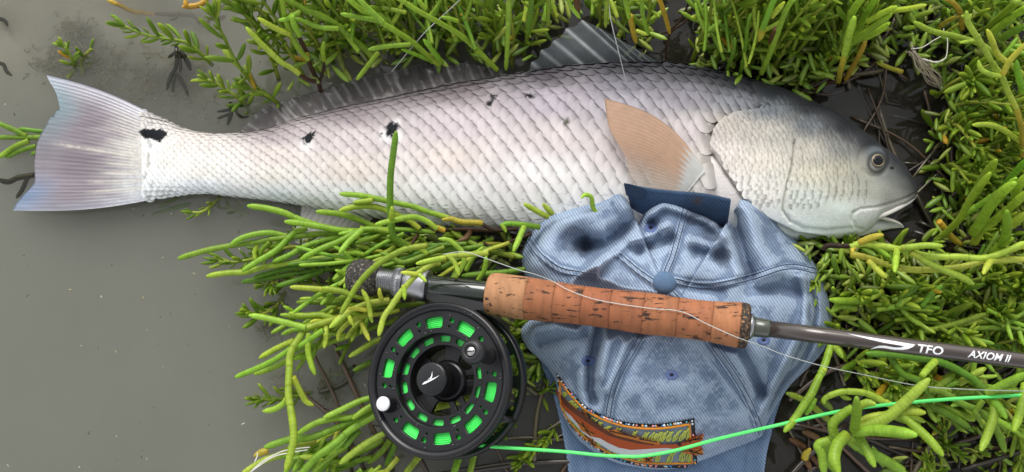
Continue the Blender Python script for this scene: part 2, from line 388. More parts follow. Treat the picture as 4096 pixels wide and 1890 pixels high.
# small scales of the head
fb = BP2.reshape(-1,3); fn = BN.reshape(-1,3); fu = bu.ravel(); fv = bv.ravel(); ok = up.ravel() & (fn[:,2] > 0.05)
ik = np.where(ok)[0]; fb, fn, fu, fv = fb[ik], fn[ik], fu[ik], fv[ik]
hp = 0; yy = 395.0; row = 0
while yy < 830:
    pitch = 27 if yy < 720 else 30
    xx = 2850.0 + (row % 2)*pitch*0.5
    while xx < 3470:
        jx, jy = xx+random.uniform(-4, 4), yy+random.uniform(-4, 4)
        top = np.interp(jx, DORS[:,0], DORS[:,1])
        okp = inside(np.array(jx), np.array(jy), OPERC) or (jy < 436 and jx > 2990)
        if okp and jy > top+14 and math.hypot(jx-EYE[0], jy-EYE[1]+10) > 92 and pdist(np.array(jx), np.array(jy), PREOP) > 14 and jx < 3490-0.25*abs(jy-700) and pdist(np.array(jx), np.array(jy), GILL) > 13 and not (jx > 3130 and jy > 800 and jx > 3300):
            q = np.argmin((fu-jx)**2+(fv-jy)**2); c = fb[q]; nr = fn[q]
            rear = np.array([-1.0, -0.18, 0]); rear -= nr*(rear@nr); rear /= np.linalg.norm(rear); sd_ = np.cross(nr, rear)
            ln = pitch*pxs(0.035)*0.80; dark = float(sstep(top+40, top+150, jy))
            v, ff, col = plate(c+nr*0.00002, rear, sd_, nr, ln, ln*0.80, ln*float(np.interp(jy, [600,830], [0.17,0.05])), fish_col, 6, 5, tone=random.uniform(0.97, 1.12)*(1+0.6*(1-dark)*random.random()))
            J.add(v, ff, col)
        xx += pitch*random.uniform(0.92, 1.08)
    yy += pitch*0.56; row += 1
o = link('small_scale_cover', J.mesh('small_scale_cover', m_scale), fish); o['kind'] = 'stuff'

# ---- eye
def on_fish(px, py):
    q = np.argmin((fu-px)**2+(fv-py)**2); return fb[q], fn[q]
ec, en = on_fish(*EYE); ec = ec + np.array([0,0,-0.0028]); es = pxs(0.03)
m_eye = material('eye_wet', (0.045,0.044,0.043), 0.3, spec=.2)
m_iris = material('eye_iris', (0.34,0.25,0.15), 0.35, metal=0.2); m_black = material('pupil_black', (0.003,0.004,0.006), 0.08, coat=0.15, spec=.3)
zax = Vector((0.12, 0.06, 1)).normalized(); Re = zax.to_track_quat('Z', 'Y').to_matrix().to_4x4(); Me = Matrix.Translation(Vector(ec)) @ Re
def dome(r, h, r0=0.0, z=0.0, n=10, sides=36):
    pr = []
    for k in range(n):
        a = k/(n-1); rr = r0+(r-r0)*a; pr.append((max(rr, 1e-5), z + h*math.sqrt(max(1-(rr/r)**2, 0))))
    return lathe(pr, sides)
v, f = dome(31*es, 0.0046); eye = link('eye', mesh('eye', v, f, m_eye), fish); eye.matrix_basis = Me
v, f = dome(26*es, 0.0008, 17*es, 0.0042); q = link('iris', mesh('iris', v, f, m_iris), eye, True)
v, f = dome(22*es, 0.0011, 0, 0.0043); v[:,1] *= 1.12; q = link('pupil', mesh('pupil', v, f, m_black), eye, True)

# ---- jaw and lips
m_lip = material('lip_skin', (0.70,0.66,0.63), 0.28, coat=0.4); m_in = material('mouth_lining', (0.42,0.25,0.20), 0.3, coat=0.4)
def lobe(name, cl, rad, zc, flat, mat, parent, sides=18, n=40):
    p2 = catmull(cl, n); r = np.interp(np.linspace(0, 1, n), np.linspace(0, 1, len(rad)), rad)
    z = np.interp(np.linspace(0, 1, n), np.linspace(0, 1, len(zc)), zc)
    v, f = tube(P(p2[:,0], p2[:,1], z), r*pxs(0.02), sides)
    cz = np.repeat(z, sides); v[:,2] = cz + (v[:,2]-cz)*flat
    return link(name, mesh(name, v, f, mat), parent)
m_jaw = material('jaw_skin', (0.74,0.75,0.73), 0.3, coat=0.4)
lobe('lower_jaw', [(3330,915),(3420,915),(3490,905),(3560,902),(3600,906),(3614,909)], [22,36,34,27,16,3], [.010,.013,.012,.010,.008,.007], 0.8, m_jaw, fish)
lobe('lower_lip', [(3478,893),(3515,872),(3550,878),(3590,892),(3610,905)], [4,8,8,7,4], [.019,.020,.017,.013,.009], 0.9, m_lip, fish)
lobe('upper_lip', [(3470,884),(3510,868),(3560,850),(3610,824),(3650,798),(3666,778)], [7,10,9,9,9,5], [.022,.021,.020,.018,.014,.011], 0.9, m_lip, fish)
lobe('mouth_lining', [(3455,892),(3485,882),(3520,868),(3545,862)], [16,15,9,3], [.014,.013,.012,.011], 0.7, m_in, fish)
lobe('maxilla', [(3425,858),(3432,890),(3450,905),(3475,896)], [12,17,15,6], [.021,.019,.018,.018], 0.5, m_jaw, fish)

# ---- fins
def finmat(name, alpha, rough=0.35):
    m = material(name, rough=rough, coat=0.3, col=True); b = BS(m); at = [n for n in m.node_tree.nodes if n.type == 'ATTRIBUTE'][0]
    tl = N(m, 'BsdfTranslucent'); tp = N(m, 'BsdfTransparent'); m1 = N(m, 'MixShader'); m2 = N(m, 'MixShader')
    L(m, at.outputs['Color'], tl.inputs[0]); m1.inputs[0].default_value = 0.3
    L(m, b.outputs[0], m1.inputs[1]); L(m, tl.outputs[0], m1.inputs[2])
    a2 = N(m, 'Attribute'); a2.attribute_name = 'Opac'
    L(m, a2.outputs['Fac'], m2.inputs[0]); L(m, tp.outputs[0], m2.inputs[1]); L(m, m1.outputs[0], m2.inputs[2])
    L(m, m2.outputs[0], m.node_tree.nodes['Material Output'].inputs['Surface']); return m
m_fin = finmat('fin_membrane', 1)
def fin(name, base, edge, nr_, zf, colf, opf, rib, ribs, parent, thick=0.0005, nt_=40, curve=1.0, bow=None):
    """membrane between a base line and an outer edge, with raised rays"""
    b = catmull(base, nr_) if len(base) != nr_ else np.asarray(base, float)
    e = np.c_[np.interp(np.linspace(0,1,nr_), np.linspace(0,1,len(edge)), [q[0] for q in edge]), np.interp(np.linspace(0,1,nr_), np.linspace(0,1,len(edge)), [q[1] for q in edge])] if curve == 0 else catmull(edge, nr_)
    s = np.linspace(0, 1, nt_)**1.0; q = np.linspace(0, 1, nr_)
    SS, QQ = np.meshgrid(s, q, indexing='ij')
    px = b[:,0]*(1-SS)+e[:,0]*SS; py = b[:,1]*(1-SS)+e[:,1]*SS
    if bow: px, py = bow(SS, QQ, px, py)
    z = zf(SS, QQ, px, py); rayw = np.abs(np.sin(QQ*math.pi*ribs))**(1.5)
    z = z + rib*(1-rayw)*(0.4+0.6*(1-SS))*sstep(0.1, 0.35, SS)
    top = P(px, py, z); bot = P(px, py, z-thick)
    v = np.vstack([top.reshape(-1,3), bot.reshape(-1,3)]); nn = nr_*nt_
    f = grid_faces(nt_, nr_) + [tuple(reversed(q_)) for q_ in grid_faces(nt_, nr_, off=nn)]
    rim = [i*nr_ for i in range(nt_)] + [(nt_-1)*nr_+j for j in range(1, nr_)] + [i*nr_+nr_-1 for i in range(nt_-2, -1, -1)] + [j for j in range(nr_-2, 0, -1)]
    f += [(rim[k], rim[(k+1) % len(rim)], rim[(k+1) % len(rim)]+nn, rim[k]+nn) for k in range(len(rim))]
    c = colf(SS, QQ, px, py, rayw); op = opf(SS, QQ, rayw)
    me = mesh(name, v, f, m_fin, cols=np.vstack([c.reshape(-1,3)]*2))
    at = me.attributes.new('Opac', 'FLOAT', 'POINT'); at.data.foreach_set('value', np.r_[op.ravel(), op.ravel()])
    return link(name, me, parent)
# tail fin
def tz(S, Q, x, y): return 0.0068 + 0.0034*(1-S)*np.sin(Q*math.pi) + 0.0014*np.sin(Q*9)*S
def tcol(S, Q, x, y, r):
    c = np.zeros(S.shape+(3,)); base = fish_col(x, y); mid = s2l([168,156,164]); blue = s2l([150,178,214]); teal = s2l([170,194,202])
    k = sstep(0.18, 0.60, S+0.30*(vnoise(x*.12, y, 11)-.5))[..., None]; c = base*(1-k)+mid*k
    k = (sstep(0.70, 1.0, S)*sstep(0.62, 0.95, Q))[..., None]; c = c*(1-k)+blue*k
    k = (sstep(0.68, 1.0, S)*(1-sstep(0.1, 0.75, Q)))[..., None]; c = c*(1-k)+teal*k
    k = (sstep(0.22, 0.0, Q)+0.9*sstep(0.86, 1.0, Q))[..., None]*0.6; c = c*(1-np.clip(k,0,1))+s2l([196,198,212])*np.clip(k,0,1)
    dk = (np.exp(-((Q-0.62)/0.12)**2)*np.exp(-((S-0.6)/0.28)**2)*0.5)[..., None]; c = c*(1-dk)+s2l([120,108,116])*dk
    for q0, w_, e_ in ((0.50,0.016,0.95),(0.40,0.012,0.5),(0.60,0.012,0.45),(0.68,0.012,0.5),(0.76,0.013,0.62),(0.85,0.012,0.6),(0.30,0.010,0.4)):
        k = (np.exp(-((Q-q0)/w_)**2)*sstep(e_, e_*0.75, S)*(0.55+0.6*(vnoise(x, y, 9, 2) > 0.45)))[..., None]; k = np.clip(k, 0, 1)*0.85; c = c*(1-k)+s2l([232,224,214])*k
    kk = sstep(0.16, 0.62, S+0.2*(vnoise(x*.12, y+90, 13)-.5)); c = c*(1.0*(1-kk)+kk*(0.74+0.09*r+0.31*(vnoise(x*0.10, y*1.0, 9)-0.5)))[..., None]*(1-.14*(1-kk)*(vnoise(x, y, 9, 2) > .55))[..., None]
    return c
fin('tail_fin', [(660,486),(640,540),(630,600),(630,680),(640,740),(670,786)],
    [(185,301),(196,325),(212,350),(225,376),(233,410),(237,438),(222,446),(214,466),(196,474),(190,492),(175,516),(158,548),(146,578),(140,620),(137,660),(139,700),(138,728),(118,756),(94,780),(66,815),(50,842)], 240, tz, tcol,
    lambda S,Q,r: np.clip(0.97-0.25*sstep(0.8,1,S)*(r), 0, 1), 0.00022, 33, fish, nt_=70,
    bow=lambda S,Q,x,y: (x, y - 24*np.sin(math.pi*S)*(1-Q)**4 + 23*np.sin(math.pi*S)*Q**5))
# soft dorsal fin
fin('soft_dorsal_fin', [(2060,312),(1900,340),(1700,375),(1500,415),(1300,462),(1150,505),(1010,540)],
    [(2030,298),(1960,272),(1832,252),(1719,257),(1640,262),(1560,290),(1454,308),(1333,346),(1257,366),(1160,396),(1076,424),(1023,456),(985,500),(962,526)], 200,
    lambda S,Q,x,y: 0.008-0.0055*S+0.0014*np.sin(Q*30+S*2)*S, lambda S,Q,x,y,r: (s2l([112,102,103])*(1-S[...,None])+s2l([106,102,100])*S[...,None])*(0.78+0.3*r+0.25*(vnoise(x,y*2,22)-0.5))[...,None]+0.22*(((1-r)**3)*(vnoise(x,y,60)>0.45))[...,None],
    lambda S,Q,r: np.clip(0.90-0.34*S*r, 0, 1), 0.0005, 27, fish)
# spiny dorsal fin
sd_edge = [(2098,292)]
tips = [(2126,250),(2164,201),(2214,163),(2263,114),(2327,79)]
pv = (2098,292)
for tp_ in tips:
    mx_, my_ = (pv[0]+tp_[0])/2+9, (pv[1]+tp_[1])/2+9
    sd_edge += [(mx_, my_), tp_]; pv = tp_
sd_edge += [(2403,116),(2494,167),(2584,220),(2660,262),(2690,272)]
ngrid = 190; arc_e = np.r_[0, np.cumsum([math.dist(sd_edge[i], sd_edge[i+1]) for i in range(len(sd_edge)-1)])]
qe = np.linspace(0, arc_e[-1], ngrid); edge_r = [(np.interp(s, arc_e, [q[0] for q in sd_edge]), np.interp(s, arc_e, [q[1] for q in sd_edge])) for s in qe]
SP = np.interp([arc_e[2*i+2] for i in range(5)], [0, arc_e[-1]], [0, 1]); SPQ = np.r_[SP, [SP[-1]+0.10, SP[-1]+0.21, SP[-1]+0.31]]
def spine(Q):
    d = np.min(np.abs(Q[..., None]-SPQ), axis=-1); return np.exp(-(d/0.012)**2)
_q = np.linspace(0, 1, ngrid); _bx = np.interp(_q, [0, SP[-1], 1], [2108, 2540, 2695])
bl = np.c_[_bx, np.interp(_bx, DORS[:,0], DORS[:,1])+8]
fin('spiny_dorsal_fin', bl, edge_r, ngrid, lambda S,Q,x,y: 0.010+0.020*S+0.0012*spine(Q)*(1.1-S),
    lambda S,Q,x,y,r: s2l([150,158,162])*(0.6+0.4*vnoise(x,y,40))[...,None]+np.array([.42,.40,.40])*(1.5*spine(Q)*(0.35+0.65*vnoise(x,y,30)))[...,None],
    lambda S,Q,r: np.clip(0.34+0.6*spine(Q)+0.20*(1-S)+0.25*sstep(0.97,1,S), 0, 1), 0.0, 8, fish, curve=0, nt_=50)
# pectoral fin
def pz(S, Q, x, y):
    return 0.0475 + 0.012*S*(1-0.3*Q) - 0.004*Q + 0.0015*np.sin(Q*5)*S
def pcol(S, Q, x, y, r):
    wht = s2l([226,226,222]); org = s2l([214,178,150]); pale = s2l([216,206,192])
    k = sstep(0.14, 0.26, S+0.04*np.sin(Q*60))[..., None]; c = wht*(1-k)+org*k
    k = (sstep(0.45, 0.95, Q))[..., None]*k; c = c*(1-k*0.8)+pale*k*0.8
    return c*(0.88+0.08*r+0.16*(vnoise(x*.4+y*.3, y*.4-x*.3, 8)-.5))[..., None]
fin('pectoral_fin', [(2823,684),(2808,700),(2790,720),(2770,745),(2745,775)],
    [(2418,395),(2421,425),(2425,454),(2433,500),(2448,535),(2463,560),(2487,600),(2506,640),(2512,681),(2524,727),(2550,765)], 130, pz, pcol,
    lambda S,Q,r: np.clip(0.90-0.62*sstep(0.25,0.9,Q)*sstep(0.25,0.8,S)-0.10*r, 0, 1), 0.00018, 23, fish,
    bow=lambda S,Q,x,y: (x+30*np.sin(math.pi*S)*(1-Q)**1.5, y - 52*np.sin(math.pi*S)*(1-Q)**1.5))
# anal fin
fin('anal_fin', [(1205,815),(1290,830),(1400,848),(1500,866)], [(1204,862),(1172,960),(1235,975),(1310,948),(1460,905)], 90,
    lambda S,Q,x,y: 0.006-0.004*S, lambda S,Q,x,y,r: s2l([206,204,198])*(0.8+0.25*r)[...,None], lambda S,Q,r: 0.82-0.25*S*r, 0.0003, 12, fish)
# ================================================================== the rod line (needed by cap and reel too)
ROD_A = P(1396, 1105, 0.040); ROD_B = P(4330, 1474, 0.118)
ROD_B = ROD_A+(ROD_B-ROD_A)*1.5; ROD_D = (ROD_B-ROD_A); ROD_LEN = np.linalg.norm(ROD_D); ROD_D = ROD_D/ROD_LEN
def rod_at(px):
    """point on the rod axis that stands at picture column px"""
    lo, hi = 0.0, 1.0
    for _ in range(40):
        m = (lo+hi)/2; u, _v = proj(ROD_A+ROD_D*ROD_LEN*m)
        if u < px: lo = m
        else: hi = m
    return ROD_A+ROD_D*ROD_LEN*lo
ROD_S = np.cross([0,0,1.0], ROD_D); ROD_S /= np.linalg.norm(ROD_S); ROD_U = np.cross(ROD_D, ROD_S)

# ================================================================== the cap
CC = (2690.0, 1250.0)
OUT = [(2430,788),(2471,768),(2506,792),(2528,838),(2540,868),(2560,850),(2589,826),(2642,802),(2695,801),(2759,826),(2824,850),(2870,873),(2897,893),(2932,858),(2962,800),(2985,793),(3035,822),(3089,859),(3166,941),(3230,1012),(3272,1083),(3307,1171),(3323,1259),(3324,1316),(3294,1403),(3230,1475),(3161,1542),(3103,1630),(3062,1705),(3045,1746),(2940,1795),(2812,1856),(2725,1890),(2620,1898),(2522,1880),(2441,1850),(2348,1790),(2290,1732),(2250,1660),(2232,1600),(2222,1530),(2191,1473),(2151,1432),(2104,1386),(2081,1333),(2100,1295),(2139,1265),(2150,1200),(2100,1106),(2088,1030),(2106,965),(2147,900),(2206,862),(2300,832),(2380,812)]
NO = 560
OUTR = catmull(OUT + [OUT[0]], NO+1)[:-1]
oa = np.unwrap(np.arctan2(-(OUTR[:,1]-CC[1]), OUTR[:,0]-CC[0]))
def cap_r(px, py):
    a = np.arctan2(-(py-CC[1]), px-CC[0]); r = np.hypot(px-CC[0], py-CC[1])
    ro = np.hypot(OUTR[:,0]-CC[0], OUTR[:,1]-CC[1]); aa = np.arctan2(-(OUTR[:,1]-CC[1]), OUTR[:,0]-CC[0])
    k = np.argsort(aa); R = np.interp(a, aa[k], ro[k], period=2*math.pi); return r/R, a
SEAMS = [[(2656,1110),(2672,1070),(2692,1020),(2720,920),(2745,824)],
         [(2700,1124),(2770,1140),(2854,1143),(3001,1112),(3148,1068),(3268,1085)],
         [(2610,1126),(2545,1080),(2474,1020)],
         [(2385,1108),(2310,1095),(2235,1077),(2160,1022),(2112,962)],
         [(2640,1170),(2569,1335),(2482,1490),(2443,1600),(2424,1740)],
         [(2680,1165),(2760,1250),(2842,1368),(2952,1525),(3020,1660),(3046,1740)]]
RIDGES = [ # polyline, width px, height m
 ([(2645,808),(2565,895),(2500,968),(2420,1035),(2320,1135)], 24, .0085),
 ([(2545,885),(2490,945),(2430,985),(2350,990)], 44, -.013),
 ([(2660,812),(2745,840),(2830,880),(2900,940),(2945,1030),(2962,1090)], 26, .007),
 ([(2930,875),(2955,960),(2975,1050),(2995,1100)], 32, -.013),
 ([(2985,805),(3010,900),(3040,990),(3080,1050)], 40, .006),
 ([(2470,775),(2500,830),(2515,870)], 30, .005),
 ([(2530,965),(2600,940),(2668,905)], 20, .0055), ([(2560,1000),(2640,975),(2680,960)], 26, -.006), ([(2610,890),(2625,930)], 22, -.005),
 ([(2760,960),(2840,985),(2900,945)], 26, .004), ([(2790,1010),(2880,1030)], 30, -.005),
 ([(2300,860),(2200,960),(2150,1050)], 60, .006), ([(2330,980),(2260,960)], 60, -.006),
 ([(2450,1290),(2415,1420),(2400,1500)], 26, .005), ([(2400,1300),(2370,1450),(2358,1560),(2370,1600)], 24, -.008), ([(2330,1500),(2350,1620)], 24, .004),
 ([(2530,1290),(2500,1380),(2430,1560)], 18, .003),
 ([(2860,1370),(2960,1400),(3000,1470),(3045,1580)], 30, -.008), ([(3215,1300),(3150,1440),(3070,1600),(3050,1680)], 24, .006),
 ([(3270,1330),(3200,1470),(3120,1580)], 16, -.005), ([(3207,1110),(3222,1200),(3216,1310)], 16, .005), ([(3255,1130),(3268,1250),(3255,1330)], 14, -.004),
 ([(3040,1120),(3130,1090),(3250,1110)], 26, .004), ([(3000,1160),(3120,1160),(3210,1180)], 30, -.004),
 ([(2140,1300),(2230,1290),(2300,1310)], 26, .006), ([(2160,1370),(2260,1340),(2340,1330)], 30, -.004),
 ([(2760,1140),(2880,1170)], 30, -.003),
]
def capz(px, py):
    px = np.asarray(px, float); py = np.asarray(py, float); r, a = cap_r(px, py); r = np.clip(r, 0, 1)
    # crown height: full under the rod, lower towards front edge
    back = sstep(700, -200, py-780)          # rear rim stands up around the opening
    rim = 0.010 + 0.024*sstep(980, 800, py) + 0.010*sstep(1500, 1850, py)*0
    top = 0.0655 - 0.010*sstep(1350, 1850, py)
    z = rim + (top-rim)*np.power(np.clip(1-np.power(r, 2.7), 0, 1), 0.60)
    fade = sstep(1.02, 0.9, r)
    for pl, w_, h in RIDGES:
        z = z + 1.6*h*fade*np.exp(-(pdist(px, py, pl)/w_)**2)
    for pl in SEAMS:
        z = z + 0.0012*fade*np.exp(-(pdist(px, py, pl)/16)**4)
    z = z + 0.0055*(vnoise(px, py, 120, 2)-0.5)*fade + 0.0003*(vnoise(px, py, 30)-0.5)*fade
    # dent of the rod grip
    rl = 1105 + (px-1396)*0.1258
    zr = np.interp(px, [1396, 4330], [0.040, 0.118]) - 0.0118
    d = np.abs(py-rl)
    z = np.where(d < 260, np.minimum(z, zr + 0.002 + 0.045*(np.maximum(d-55, 0)/200)**1.7), z)
    return z
capE = empty('denim_cap', P(2690, 1300, 0.004), 'faded blue denim cap lying crown up under the rod grip', 'cap')
m_den = material('faded_denim', rough=0.85, spec=0.2, col=True)
BS(m_den).inputs['Sheen Weight'].default_value = 0.08
tc = N(m_den, 'UVMap'); mp = N(m_den, 'Mapping'); mp.inputs['Rotation'].default_value = (0,0,0.6); L(m_den, tc.outputs[0], mp.inputs[0])
wv = N(m_den, 'TexWave'); wv.inputs['Scale'].default_value = 125; wv.inputs['Distortion'].default_value = 0.6; wv.inputs['Detail'].default_value = 1; L(m_den, mp.outputs[0], wv.inputs['Vector'])
at = [n for n in m_den.node_tree.nodes if n.type == 'ATTRIBUTE'][0]
wn = N(m_den, 'TexNoise'); wn.inputs['Scale'].default_value = 260; wn.inputs['Detail'].default_value = 4; L(m_den, tc.outputs[0], wn.inputs['Vector'])
mm = N(m_den, 'MixRGB'); mm.blend_type = 'MULTIPLY'; mm.inputs[0].default_value = 0.50
rp_ = ramp(m_den, wv.outputs['Fac'], [(0.15, (.42,.48,.62)), (0.7, (1.12,1.12,1.12))])
L(m_den, at.outputs['Color'], mm.inputs[1]); L(m_den, rp_.outputs[0], mm.inputs[2])
m3 = N(m_den, 'MixRGB'); m3.blend_type = 'MULTIPLY'; m3.inputs[0].default_value = 0.35
rp2 = ramp(m_den, wn.outputs['Fac'], [(0.3, (.78,.80,.84)), (0.7, (1.15,1.15,1.14))]); L(m_den, mm.outputs[0], m3.inputs[1]); L(m_den, rp2.outputs[0], m3.inputs[2])
L(m_den, m3.outputs[0], BS(m_den).inputs['Base Color'])
bump(m_den, wv.outputs['Fac'], 0.5, 0.0006)
STAIN = [(2800,870,60,40,.62),(2840,930,50,36,.55),(2890,1030,34,48,.5),(2770,850,40,24,.6),(2300,960,60,55,.42),(2330,985,40,40,.35),(2450,905,30,30,.25),(2610,890,26,22,.45),(2930,820,26,50,.25),(2250,1010,60,30,.2)]
def cap_col(px, py):
    n = vnoise(px, py, 130, 4); c = s2l([84,102,126])*(1-n[...,None]) + s2l([152,168,188])*n[...,None]
    c = c*(0.85+0.3*vnoise(px+500, py, 40))[...,None]
    edge = np.full(np.shape(px), 1e9)
    for pl in SEAMS: edge = np.minimum(edge, pdist(px, py, pl))
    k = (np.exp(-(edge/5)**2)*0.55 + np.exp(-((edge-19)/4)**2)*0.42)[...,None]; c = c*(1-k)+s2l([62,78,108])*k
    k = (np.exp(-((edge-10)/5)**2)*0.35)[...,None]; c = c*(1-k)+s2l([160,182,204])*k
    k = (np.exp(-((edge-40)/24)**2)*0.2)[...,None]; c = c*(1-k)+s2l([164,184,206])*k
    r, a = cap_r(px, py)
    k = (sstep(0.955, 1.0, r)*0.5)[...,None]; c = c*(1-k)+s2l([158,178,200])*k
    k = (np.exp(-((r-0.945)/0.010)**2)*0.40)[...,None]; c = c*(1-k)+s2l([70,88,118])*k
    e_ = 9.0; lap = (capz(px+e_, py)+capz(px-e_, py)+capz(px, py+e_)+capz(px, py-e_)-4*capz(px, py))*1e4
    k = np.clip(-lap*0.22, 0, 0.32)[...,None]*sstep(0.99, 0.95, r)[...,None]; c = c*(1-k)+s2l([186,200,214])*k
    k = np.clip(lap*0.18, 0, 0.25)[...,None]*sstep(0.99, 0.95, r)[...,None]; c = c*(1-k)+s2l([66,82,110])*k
    for x0, y0, a0, b0, s in STAIN:
        q = ((px-x0)/a0)**2+((py-y0)/b0)**2+1.4*(vnoise(px, py, 26)-0.5); k = (s*sstep(1.15, 0.6, q))[...,None]; c = c*(1-k)+s2l([44,52,66])*k
    return c
rr = np.r_[np.linspace(0.004, 0.9, 130), np.linspace(0.906, 1.0, 34)]
GX = CC[0] + rr[:,None]*(OUTR[None,:,0]-CC[0]); GY = CC[1] + rr[:,None]*(OUTR[None,:,1]-CC[1])
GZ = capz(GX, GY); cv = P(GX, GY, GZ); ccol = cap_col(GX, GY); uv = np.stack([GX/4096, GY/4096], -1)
sk = []
for k, (ins_, dz) in enumerate(((0.997,.35),(0.985,.75),(0.965,1.0))):
    z = np.maximum(GZ[-1]*(1-dz)+0.005*dz, 0.004); sk.append(P(CC[0]+ins_*(OUTR[:,0]-CC[0]), CC[1]+ins_*(OUTR[:,1]-CC[1]), z))
cv = np.concatenate([cv, np.stack(sk)]); ccol = np.concatenate([ccol, np.stack([ccol[-1]]*3)]); uv = np.concatenate([uv, np.stack([uv[-1]]*3)])
f = grid_faces(cv.shape[0], NO, True) + [tuple(reversed(range(NO)))]
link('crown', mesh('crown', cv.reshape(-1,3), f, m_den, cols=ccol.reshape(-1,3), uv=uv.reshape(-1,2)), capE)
def drape_tube(name, pl, rad, off, mat, parent, n=60, cols=None, sub=False):
    q = catmull(pl, n); z = capz(q[:,0], q[:,1])+off
    v, f = tube(P(q[:,0], q[:,1], z), rad, 6); return link(name, mesh(name, v, f, mat), parent, sub)
m_thr = material('dark_thread', (0.045,0.065,0.11), 0.8)
for pl in SEAMS:
    for s in (-1, 1):
        q = catmull(pl, 40); tdir = np.gradient(q, axis=0); tdir /= np.linalg.norm(tdir, axis=1)[:,None]
        qq = q + s*9*np.c_[-tdir[:,1], tdir[:,0]]
        drape_tube('stitching', qq, 0.00032, 0.0003, m_thr, capE, 70)
# button
bz = float(capz(np.array(2656.), np.array(1136.))); bc = P(2656, 1132, max(bz, 0.064))
prof = [(0.0062*math.cos(a)+0.0008, 0.0042*math.sin(a)) for a in np.linspace(-0.5, 1.5, 9)]+[(1e-5, 0.0042)]
v, f = lathe(prof, 30); link('button', mesh('button', v+bc+np.array([0,0,0.0012]), f, m_den, cols=s2l([98,124,152]), uv=(v[:, :2]*6)), capE)
# eyelets
m_eyl = material('eyelet_thread', (0.10,0.14,0.30), 0.75); m_hole = material('eyelet_hole', (0.01,0.01,0.015), 0.9)
for ex, ey in ((2352,1444),(2687,1501),(2603,912),(3055,1362)):
    zc = float(capz(np.array(float(ex)), np.array(float(ey)))); a = np.linspace(0, 2*math.pi, 24, endpoint=False)
    q = np.c_[ex+21*np.cos(a), ey+17*np.sin(a)]; J = Join(); V = []
    for rad, oz in ((1.25,-.0004),(1.1,.0006),(0.7,.0009),(0.35,.0002),(0.28,-.0006)):
        X_ = ex+22*rad*np.cos(a); Y_ = ey+17*rad*np.sin(a); V.append(P(X_, Y_, capz(X_, Y_)+oz))
    v = np.vstack(V); eo = link('eyelet', mesh('eyelet', v, grid_faces(5, 24, True), m_eyl), capE)
    X_ = ex+22*0.34*np.cos(a); Y_ = ey+17*0.34*np.sin(a); v = np.vstack([P(X_, Y_, capz(X_, Y_)+0.00025), P(np.array([ex]), np.array([ey]), np.array([zc+0.0001]))])
    link('hole', mesh('hole', v, [(i, (i+1) % 24, 24) for i in range(24)], m_hole), eo, True)
# back strap
m_drk = m_den
tp_ = catmull([(2497,738),(2589,757),(2700,770),(2824,781),(2924,802)], 50); bt = catmull([(2530,850),(2600,880),(2700,890),(2820,905),(2908,915)], 50)
V = []; C = []
for k in np.linspace(0, 1, 14):
    q = tp_*(1-k)+bt*k; z = 0.054-0.022*k+0.004*math.sin(k*math.pi); V.append(P(q[:,0], q[:,1], np.full(50, z)))
    cl = s2l([50,72,98])*(0.7+0.6*vnoise(q[:,0], q[:,1], 50))[:,None]
    ln_ = math.exp(-((k-0.10)/0.03)**2)*0.5; cl = cl*(1-ln_)+s2l([32,44,64])*ln_
    st = np.exp(-(((q[:,0]-2790)/18)**2+((q[:,1]-804)/14)**2))[:,None]*0.8; cl = cl*(1-st)+s2l([72,56,34])*st
    C.append(cl)
V = np.stack(V); nn = V.reshape(-1,3); v = np.vstack([nn, nn+np.array([0,0.0015,-0.0022])])
f = grid_faces(14, 50)+[tuple(reversed(q)) for q in grid_faces(14, 50, off=700)]
rim = [j for j in range(50)]; f += [(rim[j], rim[j+1], rim[j+1]+700, rim[j]+700) for j in range(49)]
link('back_strap', mesh('back_strap', v, f, m_drk, cols=np.vstack([np.vstack(C)]*2), uv=np.c_[proj(v)]/4096 if False else np.stack(proj(v), -1)/4096), capE)['label'] = 'dark navy back strap of the cap'
# fold of the strap end on the left
tp_ = catmull([(2497,735),(2530,740),(2589,760)], 16); bt = catmull([(2506,780),(2540,790),(2570,800)], 16); V = [];
for k in np.linspace(0, 1, 6): q = tp_*(1-k)+bt*k; V.append(P(q[:,0], q[:,1], np.full(16, 0.0565-0.006*k)))
nn = np.stack(V).reshape(-1,3); v = np.vstack([nn, nn-np.array([0,0,0.0015])])
link('strap_end', mesh('strap_end', v, grid_faces(6,16)+[tuple(reversed(q)) for q in grid_faces(6,16,off=96)], m_drk, cols=s2l([44,62,84]), uv=np.stack(proj(v), -1)/4096), capE)
# visor: reaches forward from under the crown, out of the frame
lft = catmull([(2150,1420),(2185,1510),(2220,1606),(2243,1700),(2262,1800),(2290,1960),(2360,2080)], 60)
rgt = catmull([(3180,1500),(3130,1590),(3103,1664),(3085,1740),(3068,1810),(3040,1960),(2960,2080)], 60)
q = np.linspace(0, 1, 70); V = []; C = []
for i in range(60):
    p2 = lft[i]*(1-q[:,None])+rgt[i]*q[:,None]; s = i/59
    yb = p2[:,1] + (60*s)*np.sin(q*math.pi)
    z = 0.006 + 0.016*np.sin(q*math.pi)**0.8 - 0.003*s; V.append(P(p2[:,0], yb, z))
    n = vnoise(p2[:,0], yb, 90); cl = s2l([74,94,122])*(1-n[:,None])+s2l([112,134,160])*n[:,None]
    arcs = np.abs(((1-s)*70) % 12-6); e = np.minimum(q, 1-q); k = (sstep(0.03, 0.0, e)*0.5)[:,None]; cl = cl*(1-k)+s2l([140,160,184])*k
    k = (np.exp(-((e-0.05)/0.006)**2)*0.35+np.exp(-((e-0.10)/0.006)**2)*0.25)[:,None]; cl = cl*(1-k)+s2l([50,66,92])*k
    C.append(cl)
V = np.stack(V); top = V.reshape(-1,3); v = np.vstack([top, top-np.array([0,0,0.0035])]); n_ = 60*70
f = grid_faces(60, 70)+[tuple(reversed(t_)) for t_ in grid_faces(60, 70, off=n_)]
